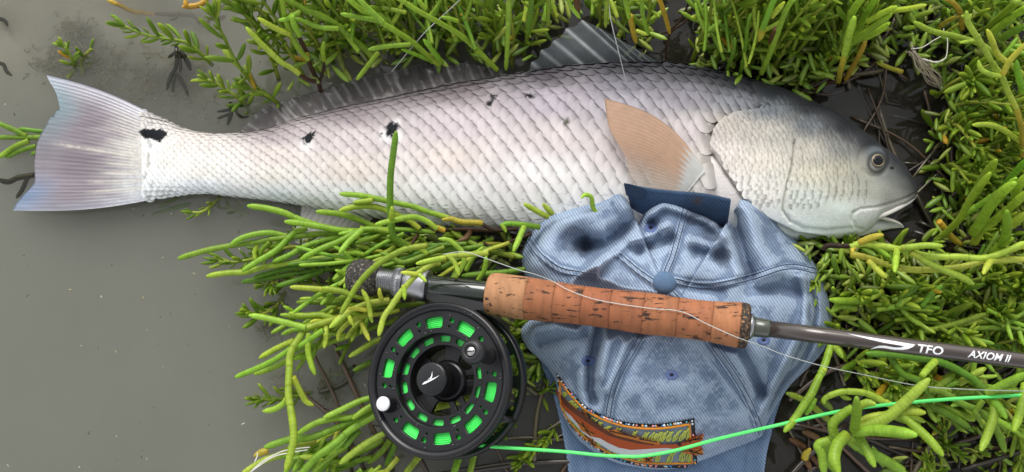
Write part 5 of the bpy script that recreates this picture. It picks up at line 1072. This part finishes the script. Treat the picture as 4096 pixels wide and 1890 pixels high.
glasswort('yellow tipped glasswort on a dark woody fork behind the fish', [('y', CH([(195,255),(280,350),(380,450),(520,580),(620,640),(700,700)]), .060,.036,14, dict(spike=190)), ('b', CH([(690,700),(760,740),(840,765),(885,775)]), .036,.024,11, dict(ring=False)), ('y', CH([(305,170),(420,240),(520,290),(610,325)]), .075,.062,14), ('g', CH([(530,-30),(560,150),(620,330),(700,470),(780,560)]), .085,.040,15, dict(tip=False, spike=10)), ('b', CH([(680,330),(760,480),(800,620),(870,770),(900,860)]), .055,.010,12, dict(ring=False, tip=False)), ('g', CH([(620,150),(650,240),(695,335)]), .075,.056,17, dict(tip=False, spike=10)), ('b', CH([(930,570),(920,660),(885,770)]), .030,.022,9, dict(ring=False)), ('g', CH([(925,390),(915,480),(930,570)]), .05,.032,12), ('o', CH([(785,575),(770,540),(750,500)]), .040,.042,15)])
glasswort('green glasswort stems coming from under the tail fin edge', [('d', CL1([(-60,520),(60,520),(120,520),(240,520),(340,520)]), .004,.003,14, dict(tip=False, spike=10)), ('d', CL1([(-30,430),(60,465),(160,512)]), .010,.004,13), ('d', CL1([(110,468),(200,480),(270,488)]), .006,.003,11), ('d', CL1([(-10,645),(80,580),(170,540)]), .006,.004,13), ('d', CL1([(30,642),(120,600),(215,572)]), .003,.003,12), ('d', CL1([(180,625),(215,610)]), .002,.002,9)])
glasswort('yellow glasswort runner trailing under water at the top', [('o', CM([(1000,0),(1120,50),(1250,110),(1440,135)]), .002,-.012,11), ('x', CM([(1440,130),(1600,140),(1800,150),(1900,250)]), -.012,-.016,12, dict(ring=False)), ('x', CM([(1580,190),(1640,170),(1680,120)]), -.010,-.012,9), ('x', CM([(2200,10),(2050,90),(1960,200),(1900,260)]), -.006,-.016,9, dict(ring=False)), ('x', CM([(2110,150),(2040,190)]), -.008,-.012,11)])
glasswort('bright yellow glasswort hook breaking the surface at the top', [('o', CM([(1700,65),(1780,62),(1860,50),(1920,10),(1930,-30)]), .014,.010,14), ('o', CM([(1730,-20),(1740,30),(1745,62)]), .016,.014,12)])
glasswort('sunken pale stem near the belly, upper one', [('d', CL1([(900,980),(1000,950),(1130,915)]), -.010,-.006,9), ('d', CL1([(940,940),(1000,910),(1060,875)]), -.010,-.008,9)], name='sunken_glasswort')
glasswort('short yellow glasswort cut lying on dark wet stems behind the eye', [('o', CG([(175,420),(260,460),(355,490)]), .022,.018,12, dict(ring=False))], name='loose_stem')

m_refl = plantmat('plant_reflection', [(.045,.042,.018),(.055,.050,.022),(.07,.06,.03)], col=True); MATS['s'] = m_refl  # dark plant reflections on the water, modelled as stems just below the surface
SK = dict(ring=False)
glasswort('dark olive plant reflection built as a twig under the long floating sprig', [('s', CM([(1560,850),(1600,720),(1645,640),(1660,520),(1650,420)]), -.0020,-.0016,11, SK), ('s', CM([(1615,870),(1625,780),(1640,700)]), -.002,-.002,9, SK), ('s', CM([(1765,905),(1720,790),(1655,690)]), -.002,-.002,9, SK), ('s', CM([(1570,545),(1620,510),(1660,480)]), -.002,-.002,8, SK), ('s', CM([(1790,665),(1745,560),(1690,480)]), -.002,-.002,13, SK), ('s', CM([(1690,690),(1690,590),(1680,500)]), -.002,-.002,10, SK)], name='plant_reflection')
glasswort('dark olive plant reflection built as a twig at the end of the rear dorsal fin', [('s', CM([(2130,1180),(2165,1060),(2160,960)]), -.0020,-.0016,11, SK), ('s', CM([(2030,1050),(2090,1040),(2150,1030)]), -.002,-.002,8, SK), ('s', CM([(2340,1090),(2270,1100),(2220,1060),(2215,1000)]), -.002,-.002,8, SK), ('s', CM([(2030,1115),(2100,1090),(2150,1070)]), -.002,-.002,8, SK)], name='plant_reflection')
glasswort('dark crooked plant reflection built as a twig behind the lower tail lobe', [('s', CL1([(-20,770),(50,785),(110,760),(205,745)]), -.0020,-.0016,15, SK), ('s', CL1([(95,885),(130,835),(165,760)]), -.002,-.002,11, SK)], name='plant_reflection')
glasswort('dark bent plant reflection built as twigs in the open water far from the tail tip', [('s', CM([(115,715),(60,670),(35,610),(-20,590)]), -.0020,-.0018,10, SK), ('s', CM([(75,250),(45,200),(-20,170)]), -.002,-.002,11, SK)], name='plant_reflection')
# many more thin stems of the glasswort mass, each its own plant
def glass_zone(cnt, area, ang, length, label, group, zr=(.008,.034), keys='ggdy', r=(9,14)):
    a_ = np.array(area, float); k = 0; szs = ('short', 'medium', 'long')
    while k < cnt:
        x = random.uniform(a_[:,0].min(), a_[:,0].max()); y = random.uniform(a_[:,1].min(), a_[:,1].max())
        if not inside(np.array(x), np.array(y), area): continue
        k += 1; an = math.radians(random.uniform(*ang)); ln = random.uniform(*length); bend = random.uniform(-.25,.25); zb = random.uniform(*zr)
        pts = [(x+ln*t*math.cos(an+bend*t), y-ln*t*math.sin(an+bend*t)) for t in (1.0,.75,.5,.25,0)]
        key = random.choice(keys); br = [(key, pts, zb+random.uniform(-.004,.012), zb, random.uniform(*r), dict(spike=random.choice([90,140,200])))]
        nb = random.choice((0,1,2,2,3))
        for q in range(nb):
            t = random.uniform(.3,.75); sg = random.choice((-1,1)); a2 = an+sg*random.uniform(.35,.8); l2 = random.uniform(50,140); bx, by = x+ln*t*math.cos(an+bend*t), y-ln*t*math.sin(an+bend*t)
            br.append((key, [(bx+l2*math.cos(a2), by-l2*math.sin(a2)), (bx+l2*.5*math.cos(a2+.1*sg), by-l2*.5*math.sin(a2+.1*sg)), (bx, by)], zb+.008, zb+.002, random.uniform(9,13)))
        sz = szs[min(2, int(3*(ln-length[0])/(length[1]-length[0]+1e-6)))]
        col_ = {'g':'green','d':'deep green','y':'yellow green'}[key]
        glasswort(sz+' '+col_+' glasswort stem with '+('no side twigs' if nb == 0 else ('one side twig' if nb == 1 else str(['two','three'][nb-2])+' side twigs'))+' '+label, br, group)
glass_zone(26, [(1480,930),(2040,930),(2060,1040),(1700,1070),(1480,1090)], (165,205), (180,480), 'above the reel seat', 'glasswort above the reel seat')
glass_zone(16, [(1400,1150),(1560,1180),(1520,1300),(1380,1360),(1280,1300)], (170,225), (120,330), 'between butt knob and reel rim', 'glasswort between knob and reel')
glass_zone(16, [(1450,1660),(1620,1780),(1700,1890),(1450,1890),(1350,1760)], (190,235), (150,380), 'under the lower edge of the reel', 'glasswort under the reel', zr=(.004,.020))
glass_zone(8, [(1960,1320),(2090,1330),(2160,1500),(2060,1560)], (150,250), (60,160), 'in the gap between reel and cap', 'glasswort between reel and cap', zr=(.004,.016), keys='dgd')
glass_zone(18, [(3350,1180),(4100,1100),(4100,1420),(3400,1330)], (-60,60), (120,320), 'in the mat above the rod blank', 'glasswort above the blank', zr=(.02,.045), keys='dgdg')
glass_zone(16, [(3350,1450),(4100,1540),(4100,1700),(3500,1620)], (-80,60), (120,320), 'in the mat under the rod blank', 'glasswort under the blank', zr=(.015,.045), keys='gdg', r=(13,18))
glass_zone(9, [(1300,150),(1950,120),(1950,220),(1500,240),(1250,280)], (100,160), (150,380), 'behind the rear dorsal fin', 'glasswort behind the rear dorsal fin', zr=(.03,.06), keys='ddg', r=(8,13))
glass_zone(9, [(2800,180),(3400,180),(3360,330),(3050,320),(2850,270)], (70,115), (150,350), 'behind the nape', 'glasswort behind the nape', zr=(.03,.07), keys='dddg', r=(7,10))
glass_zone(6, [(2080,60),(2560,60),(2560,160),(2300,60),(2150,200)], (75,110), (120,260), 'behind the clear fin', 'glasswort behind the clear fin', zr=(.04,.07), keys='dgdg', r=(9,13))
glass_zone(12, [(3750,20),(4100,20),(4100,300),(3800,200)], (0,120), (120,260), 'in the corner beyond the pool', 'glasswort beyond the pool', zr=(.02,.05), keys='dgdg')
# ---- saltwort sprigs
def leaf_mesh(name, bend, fat, mat, n=9, sides=7):
    s = np.linspace(0, 1, n); r = fat*(0.30+0.70*np.sin(np.clip(s*1.05, 0, 1)**0.8*math.pi*0.80))*np.sqrt(np.clip((1.0-s)/0.16, 0, 1)); r[-1] = fat*0.12
    p = np.c_[s*1.0, np.zeros(n), bend*s**2]; v, f = tube(p, r, sides); c = p.repeat(sides, 0); v[:,2] = c[:,2]+(v[:,2]-c[:,2])*0.8
    g = np.repeat(np.c_[1.12-.30*np.sin(s*math.pi)+.15*s, 1.05-.20*np.sin(s*math.pi)+.10*s, .95-.1*s], sides, axis=0)
    return mesh(name, v, f, mat, cols=g)
LEAF = [leaf_mesh('leaf', b, fa, m_leaf) for b, fa in ((0.0,.125),(0.16,.115),(0.30,.115),(-0.08,.14),(0.20,.145))]
YLEAF = [leaf_mesh('yellow_leaf', b, .15, m_yel) for b in (0.0, 0.15)]
def frame_mat(pos, d, ln, up, fat=1.0):
    d = d/np.linalg.norm(d); y = np.cross(up, d); ny = np.linalg.norm(y); y = y/ny if ny > 1e-3 else np.array([0,1.0,0]); z = np.cross(d, y)
    return Matrix(((d[0]*ln, y[0]*ln*fat, z[0]*ln*fat, pos[0]), (d[1]*ln, y[1]*ln*fat, z[1]*ln*fat, pos[1]), (d[2]*ln, y[2]*ln*fat, z[2]*ln*fat, pos[2]), (0,0,0,1)))
NLEAF = 0
def sprig(p3, label, group=None, leaf=.0150, gap=.0105, srad=.0016, yellow=0.02, name='saltwort_sprig', start=0.12, tipburst=True, fat=1.0):
    """p3: world points base to tip"""
    global NLEAF
    n = 26; q = catmull(p3, n); root = empty(name, q[0], label, 'plant', group); s = np.r_[0, np.cumsum(np.linalg.norm(np.diff(q, axis=0), axis=1))]
    v, f = tube(q, np.linspace(srad, srad*0.55, n), 7); link('stem', mesh('stem', v, f, m_stem), root)
    inv_ = root.matrix_basis.inverted(); pos = s[-1]*start; a = random.uniform(0, math.pi); tg = np.gradient(q, axis=0); tg /= np.linalg.norm(tg, axis=1)[:,None]
    while pos < s[-1]:
        t_ = pos/s[-1]; c = np.array([np.interp(pos, s, q[:,k]) for k in range(3)]); d = np.array([np.interp(pos, s, tg[:,k]) for k in range(3)]); d /= np.linalg.norm(d)
        u = np.cross(d, [0.3,0.2,1.0]); u /= np.linalg.norm(u); w_ = np.cross(d, u)
        for sgn in (0, math.pi):
            if random.random() < 0.08: continue
            aa = a+sgn+random.uniform(-.35,.35); sd_ = math.cos(aa)*u+math.sin(aa)*w_; fo = random.uniform(.35,.8)+0.5*t_**3
            dr = d*fo+sd_*random.uniform(.75,1.0)+np.array([0,0,random.uniform(-.05,.25)]); me = random.choice(LEAF) if random.random() > yellow else random.choice(YLEAF)
            ln = leaf*random.uniform(.45,1.3)*(1-.35*max(0, t_-.8)/.2)
            o_ = bpy.data.objects.new('leaf', me); COL.objects.link(o_); o_.parent = root; o_.matrix_parent_inverse = inv_; o_.matrix_basis = frame_mat(c+sd_*srad*.5, dr, ln, d, fat); NLEAF += 1
        a += math.pi/2+random.uniform(-.3,.3); pos += gap*random.uniform(.7,1.3)*(1-.45*t_)
    if tipburst:
        for k in range(5):
            aa = k*2*math.pi/5+a; u = np.cross(tg[-1], [0.3,0.2,1.0]); u /= np.linalg.norm(u); w_ = np.cross(tg[-1], u); dr = tg[-1]*random.uniform(.8,1.6)+(math.cos(aa)*u+math.sin(aa)*w_)*.6
            o_ = bpy.data.objects.new('leaf', random.choice(LEAF)); COL.objects.link(o_); o_.parent = root; o_.matrix_parent_inverse = inv_; o_.matrix_basis = frame_mat(q[-1], dr, leaf*random.uniform(.5,.95), tg[-1], fat); NLEAF += 1
    return root
def P3(lst): return np.array([P(x, y, z) for x, y, z in lst])
# traced sprigs over open water
sprig(P3([(850,262,-.004),(800,215,.008),(740,170,.014),(620,150,.020),(540,125,.024),(500,105,.026)]), 'long saltwort sprig floating out over open water above the tail', leaf=.0135, gap=.0068)
sprig(P3([(1010,455,-.012),(955,395,.004),(880,345,.012),(830,318,.016)]), 'saltwort sprig between tail and rear dorsal fin with dark stem', leaf=.0125, gap=.0055)
sprig(P3([(1120,420,.0),(1075,385,.012),(1010,360,.016),(975,345,.018)]), 'saltwort sprig with one orange leaf beside the dorsal fin end', leaf=.0125, gap=.0065, yellow=.12)
sprig(P3([(305,285,-.012),(290,245,.004),(270,205,.010),(255,190,.012)]), 'tiny saltwort tip breaking the surface above the upper tail lobe', leaf=.0095, gap=.006)
sprig(P3([(330,300,-.010),(330,240,-.004),(365,195,.002)]), 'half sunken saltwort leaves beside the tiny tip', leaf=.010, gap=.010, tipburst=False)
sprig(P3([(880,790,-.004),(830,835,.002),(800,850,.005),(770,850,.006)]), 'small yellowish saltwort sprig at the surface under the tail stalk', leaf=.0085, gap=.006)
sprig(P3([(990,860,-.014),(930,840,-.010),(900,820,-.008)]), 'pale saltwort sprig sunk beside the belly', leaf=.009, gap=.007, tipburst=False)
sprig(P3([(1130,1010,-.004),(1000,1040,.004),(920,1050,.008),(870,1045,.010)]), 'saltwort sprig lying on the water under the longest glasswort', leaf=.0115, gap=.0062)
sprig(P3([(1140,1170,-.010),(1100,1230,.002),(1040,1260,.010),(1000,1250,.016)]), 'saltwort sprig hanging over water left of the butt knob', leaf=.0125, gap=.0055)
sprig(P3([(1250,1570,-.004),(1160,1590,.006),(1080,1600,.012),(1040,1600,.016)]), 'saltwort sprig behind the bent glasswort stem over the water', leaf=.0115, gap=.0055, yellow=.06)
sprig(P3([(1500,1240,-.010),(1440,1200,.0),(1400,1170,.004)]), 'dark sunken saltwort sprig left of the silver locking ring', leaf=.009, gap=.0055)
sprig(P3([(1280,1480,-.020),(1330,1500,-.012),(1400,1490,-.006)]), 'sunken saltwort sprig in grey water near the reel rim', leaf=.0085, gap=.006)
for (x, y, n_) in ((2010,1720,'beside the bottom of the reel'),(2140,1800,'between fly line and visor'),(2080,1850,'at the lower edge between reel and visor'),(2190,1760,'against the left visor edge')):
    sprig(P3([(x+30,y-60,-.006),(x+20,y-30,.006),(x,y,.014)]), 'small olive saltwort rosette in dark water '+n_, leaf=.0105, gap=.0045)
FISHPOLY = [tuple(p) for p in DORS]+[tuple(p) for p in VENT[::-1]]
POOL = [(3230,330),(3330,300),(3520,270),(3680,330),(3720,480),(3690,640),(3660,760),(3560,600),(3400,480)]
POOL2 = [(3080,1760),(3180,1560),(3300,1560),(3420,1700),(3480,1890),(3080,1890)]
POOL3 = [(2590,230),(2600,40),(2760,0),(2800,120),(2740,250)]
def zone(cnt, poly, lean, h, spread, label, group, leaf=.0155, gap=.0125, yellow=.02, minsep=45, srad=.0016, zb=0.0, fat=0.86):
    a = np.array(poly); made = []; tries = 0; hb = h[0]+(h[1]-h[0])/3, h[0]+(h[1]-h[0])*2/3
    while len(made) < cnt and tries < cnt*60:
        tries += 1; x = random.uniform(a[:,0].min(), a[:,0].max()); y = random.uniform(a[:,1].min(), a[:,1].max())
        if not inside(np.array(x), np.array(y), poly) or inside(np.array(x), np.array(y), FISHPOLY): continue
        if inside(np.array(x), np.array(y), POOL) or inside(np.array(x), np.array(y), POOL2) or inside(np.array(x), np.array(y), POOL3): continue
        if any((x-u)**2+(y-v_)**2 < minsep**2 for u, v_ in made): continue
        made.append((x, y)); b = P(x, y, zb-.004); hh = random.uniform(*h); lx = lean[0]+random.uniform(-spread, spread); ly = lean[1]+random.uniform(-spread, spread)
        mid = b+np.array([lx*.35, ly*.35, hh*.55])+np.array([random.uniform(-.006,.006), random.uniform(-.006,.006), 0]); tp_ = b+np.array([lx, ly, hh])
        dxl, dyl = lx-lean[0], ly-lean[1]
        size_ = 'short' if hh < hb[0] else ('medium' if hh < hb[1] else 'tall')
        if abs(dxl) < spread*.35 and abs(dyl) < spread*.35: way = 'straight'
        elif abs(dxl) > abs(dyl): way = 'headward leaning' if dxl > 0 else 'tailward leaning'
        else: way = 'backward leaning' if dyl > 0 else 'forward leaning'
        sprig(np.array([b, mid, tp_]), size_+' '+way+' '+label, group, leaf*random.uniform(.85,1.15), gap, srad, yellow, start=.15, fat=fat)
zone(26, [(1040,395),(1150,335),(1330,305),(1460,270),(1600,240),(1720,230),(1850,225),(2000,245),(1980,140),(1560,140),(1200,210)], (-.022,.030), (.045,.085), .018, 'saltwort sprig above the rear dorsal fin', 'saltwort behind the rear dorsal fin')
zone(22, [(1150,330),(1160,40),(1500,-20),(2050,-40),(2050,220),(1560,230)], (-.020,.028), (.035,.075), .020, 'saltwort sprig in the thicket behind the back of the fish', 'saltwort in the thicket behind the fish')
zone(12, [(2040,280),(2050,60),(2330,60),(2600,200),(2560,240),(2330,60),(2200,150),(2110,260)], (.0,.035), (.05,.10), .015, 'saltwort sprig behind the clear front dorsal fin', 'saltwort behind the clear fin')
zone(44, [(2760,270),(2790,120),(3000,100),(3420,120),(3420,260),(3240,390),(3060,330),(2900,290)], (.010,.030), (.055,.115), .018, 'saltwort sprig growing behind the nape of the fish', 'saltwort behind the nape', leaf=.0165, gap=.0125, minsep=38)
zone(16, [(2800,100),(2900,-40),(3500,-60),(3520,200),(3300,140)], (.008,.03), (.05,.10), .02, 'saltwort sprig in the top thicket behind the nape', 'saltwort in the top thicket', leaf=.0165, gap=.0145)
zone(20, [(3560,160),(3560,-40),(4150,-40),(4150,330),(3760,300)], (.020,.020), (.02,.07), .02, 'saltwort sprig around the dry root threads beyond the pool', 'saltwort beyond the pool')
zone(24, [(3740,380),(3800,330),(4150,330),(4150,640),(3820,640),(3700,600)], (.006,-.004), (.03,.065), .024, 'saltwort sprig under the towering candelabra', 'saltwort under the candelabra', leaf=.0145, gap=.0085, yellow=.05, minsep=40, fat=0.92)
zone(18, [(3700,660),(4150,660),(4150,960),(3850,960),(3760,820)], (.004,-.010), (.015,.05), .022, 'saltwort sprig in front of the fish snout', 'saltwort in front of the snout', gap=.0095, yellow=.05)
zone(14, [(3120,945),(3250,960),(3500,960),(3600,985),(3540,1040),(3200,1040)], (.002,-.004), (.008,.022), .012, 'saltwort sprig under the chin of the fish', 'saltwort under the chin', leaf=.0125, gap=.0070, minsep=34)
zone(40, [(3240,1050),(3700,1040),(4150,1000),(4150,1420),(3330,1330)], (.006,-.008), (.018,.055), .024, 'saltwort sprig in the mat between cap and rod blank', 'saltwort between cap and blank', gap=.0100, minsep=42, fat=0.88)
zone(16, [(3350,1440),(3600,1480),(4150,1520),(4150,1640),(3700,1600),(3400,1540)], (.004,-.008), (.015,.045), .022, 'saltwort sprig in the mat below the rod blank', 'saltwort below the blank', gap=.0100, minsep=42, fat=0.88)
zone(16, [(3500,1900),(3560,1700),(4150,1650),(4150,1950)], (.004,-.006), (.004,.022), .018, 'saltwort sprig on dark water below the green fly line', 'low saltwort below the fly line', leaf=.0115, gap=.0065, minsep=60)
zone(18, [(1150,960),(1500,930),(2050,960),(2080,1050),(1900,1090),(1720,1060),(1350,1160),(1150,1080)], (-.018,-.002), (.010,.026), .012, 'olive saltwort sprig under the glasswort above the reel seat', 'saltwort above the reel seat', leaf=.011, gap=.0065)
zone(8, [(1960,1290),(2060,1290),(2140,1420),(2180,1560),(2040,1600),(2030,1400)], (-.004,-.004), (.008,.02), .012, 'saltwort sprig in the gap between reel and cap', 'saltwort between reel and cap', leaf=.012, gap=.007)

# ---- the matted growth underneath, too dense to pick apart
def mat_stuff(name, label, areas, n, zr, tones, leaf=(.010,.017)):
    base = leaf_mesh('u', .1, .13, None, 6, 5); vb = np.zeros(len(base.vertices)*3); base.vertices.foreach_get('co', vb); vb = vb.reshape(-1,3); fb_ = [tuple(p.vertices) for p in base.polygons]; J = Join()
    for poly, dens, zz in areas:
        a = np.array(poly); k = 0
        while k < dens:
            x = random.uniform(a[:,0].min(), a[:,0].max()); y = random.uniform(a[:,1].min(), a[:,1].max())
            if not inside(np.array(x), np.array(y), poly) or inside(np.array(x), np.array(y), FISHPOLY): continue
            if inside(np.array(x), np.array(y), POOL) or inside(np.array(x), np.array(y), POOL2) or inside(np.array(x), np.array(y), POOL3):
                if random.random() < .93: continue
            k += 1; c = P(x, y, random.uniform(*zz)); d = np.array([random.uniform(-1,1), random.uniform(-1,1), random.uniform(-.2,.5)]); M_ = np.array(frame_mat(c, d, random.uniform(*leaf), np.array([0,0,1.0])))
            J.add(vb@M_[:3,:3].T+M_[:3,3], fb_, np.array(random.choice(tones))*random.uniform(.7,1.2))
    m = material(name, rough=.4, coat=.1, col=True); o_ = link(name, J.mesh(name, m), None); o_['kind'] = 'stuff'; tag(o_, label, 'undergrowth'); bpy.data.meshes.remove(base); return o_
GT = [(.14,.25,.02),(.20,.32,.028),(.24,.36,.034),(.30,.36,.05),(.16,.20,.04)]
mat_stuff('undergrowth', 'matted low saltwort growth under the taller sprigs', [
 ([(1150,330),(1250,200),(1250,-60),(2080,-60),(2060,240),(1720,225),(1460,260)], 312, (-.006,.022)), ([(2060,280),(2080,-60),(2620,-60),(2600,230),(2350,60)], 96, (-.004,.02)),
 ([(2760,280),(2790,-60),(3540,-60),(3520,220),(3260,400)], 312, (-.004,.03)), ([(3540,180),(3540,-60),(4180,-60),(4180,640),(3720,640),(3760,330)], 312, (-.004,.022)),
 ([(3700,640),(4180,640),(4180,1000),(3700,1000),(3760,800)], 180, (-.006,.016)), ([(3120,950),(3640,990),(4180,980),(4180,1440),(3320,1330),(3200,1100)], 492, (-.004,.026)),
 ([(3330,1420),(4180,1500),(4180,1650),(3560,1620)], 114, (-.004,.018)), ([(3500,1920),(3560,1680),(4180,1640),(4180,1950)], 36, (-.006,.006)),
 ([(1180,960),(1500,920),(2080,930),(2080,1060),(1700,1080),(1380,1180)], 102, (-.006,.014)), ([(1960,1280),(2140,1290),(2180,1560),(2040,1620)], 36, (-.006,.012))], 0, None, GT)
# dead wet stems lying under the plants on the right
J = Join()
for k in range(300):
    x = random.choice([random.uniform(3200,4150), random.uniform(2500,4150), random.uniform(1250,2300)]); y = random.uniform(-40, 1900)
    if inside(np.array(x), np.array(y), FISHPOLY): continue
    if x < 2400 and not (880 < y < 1250 or 1500 < y): continue
    if 2400 < x < 3150 and y > 350: continue
    c = P(x, y, random.uniform(-.002,.004)); a = random.uniform(0, math.pi); ln = random.uniform(.012,.05); d = np.array([math.cos(a), math.sin(a), random.uniform(-.12,.12)])
    J.add(*tube(catmull(np.array([c-d*ln, c+np.array([random.uniform(-.006,.006), random.uniform(-.006,.006), .001]), c+d*ln]), 9), random.uniform(.0006,.0018), 6), c=np.array(random.choice([(.05,.028,.015),(.075,.045,.025),(.03,.022,.014),(.11,.09,.05),(.035,.03,.015)])))
o = link('dead_stem_litter', J.mesh('dead_stem_litter', material('wet_dead_stems', rough=.35, coat=.3, col=True))); o['kind'] = 'stuff'; tag(o, 'wet brown dead stems littering the shallow water among plants', 'litter')
# fuzzy weed drifting under the surface by the tail
J = Join()
for cx, cy, sp_, n_ in ((300,130,70,140),(210,250,80,150),(420,250,90,120),(620,330,110,110),(760,360,120,110),(430,300,160,90),(1200,880,60,40),(1130,1290,60,70),(1150,1540,50,60),(1340,1560,70,70),(1080,1310,50,40)):
    for k in range(n_):
        x, y = random.gauss(cx, sp_*.5), random.gauss(cy, sp_*.4); c = P(x, y, random.uniform(-.024,-.007)); q = [c]
        for j in range(5): q.append(q[-1]+np.array([random.uniform(-1,1), random.uniform(-1,1), random.uniform(-.5,.5)])*.0035)
        J.add(*tube(catmull(np.array(q), 9), random.uniform(.0002,.0006), 4), c=np.array(random.choice([(.24,.21,.11),(.20,.19,.09),(.30,.25,.16)])))
o = link('drifting_weed', J.mesh('drifting_weed', material('drifting_weed', rough=.7, col=True))); o['kind'] = 'stuff'; tag(o, 'brown fuzzy weed drifting under water round the upper tail', 'weed')
# specks and bits of debris on the water film
J = Join()
for k in range(150):
    x, y = (random.uniform(20,1250), random.uniform(10,1880)) if k < 110 else (random.uniform(1250,1500), random.uniform(1350,1880))
    if inside(np.array(x), np.array(y), FISHPOLY): continue
    d_ = random.choice([.0002,.0003,.0004,.0006]); c = P(x, y, .0001); a = random.uniform(0, 6.3); ln = d_*random.uniform(1,5)
    J.add(*tube(np.array([c, c+np.array([math.cos(a)*ln, math.sin(a)*ln, 0])]), d_*.6, 5), c=np.array(random.choice([(.10,.08,.05),(.5,.48,.40),(.03,.025,.02),(.3,.26,.16)])))
o = link('surface_speck', J.mesh('surface_speck', material('surface_speck', rough=.7, col=True))); o['kind'] = 'stuff'; tag(o, 'tiny specks of debris floating on the grey water', 'debris')
# dry root threads hanging over the pool
root = empty('root_thread_tangle', P(3730, 270, .02), 'tangle of pale dry root threads hanging above the pool', 'roots')
m_root = material('dry_root', (.34,.29,.21), .8)
for k in range(26):
    a = np.array([(3648+random.gauss(0,10), 200+random.gauss(0,12)), (3690+random.gauss(0,16), 262+random.gauss(0,14)), (3730+random.gauss(0,14), 310+random.gauss(0,10)), (3756+random.gauss(0,6), 345+random.gauss(0,8))])
    z = np.array([.040,.034,.026,.020])+random.uniform(-.006,.006); v, f = tube(catmull(P(a[:,0], a[:,1], z), 24), .00028, 5); link('thread', mesh('thread', v, f, m_root), root)
m_fib = material('pale_fibre', (.62,.60,.54), .7)
for pl in ([(3650,196),(3690,190),(3730,165),(3770,140),(3775,115)], [(3690,235),(3740,248),(3780,235),(3790,190),(3788,140)], [(3700,240),(3745,250),(3785,232)]):
    v, f = tube(catmull(P3([(x, y, .045) for x, y in pl]), 30), .00035, 5); link('fibre', mesh('fibre', v, f, m_fib), root)
# pale fibres at the lower left
r2_ = empty('frayed_fibre', P(1100,1830,.02), 'white frayed plant fibre over the glasswort sheaf at lower left', 'fibre')
for pl in ([(1010,1880),(1060,1840),(1130,1806),(1190,1795),(1240,1790)], [(1000,1890),(1090,1830),(1160,1812),(1230,1800)], [(1018,1850),(1028,1830),(1030,1812)]):
    v, f = tube(catmull(P3([(x, y, .040) for x, y in pl]), 24), .0004, 5); link('strand', mesh('strand', v, f, m_fib), r2_)
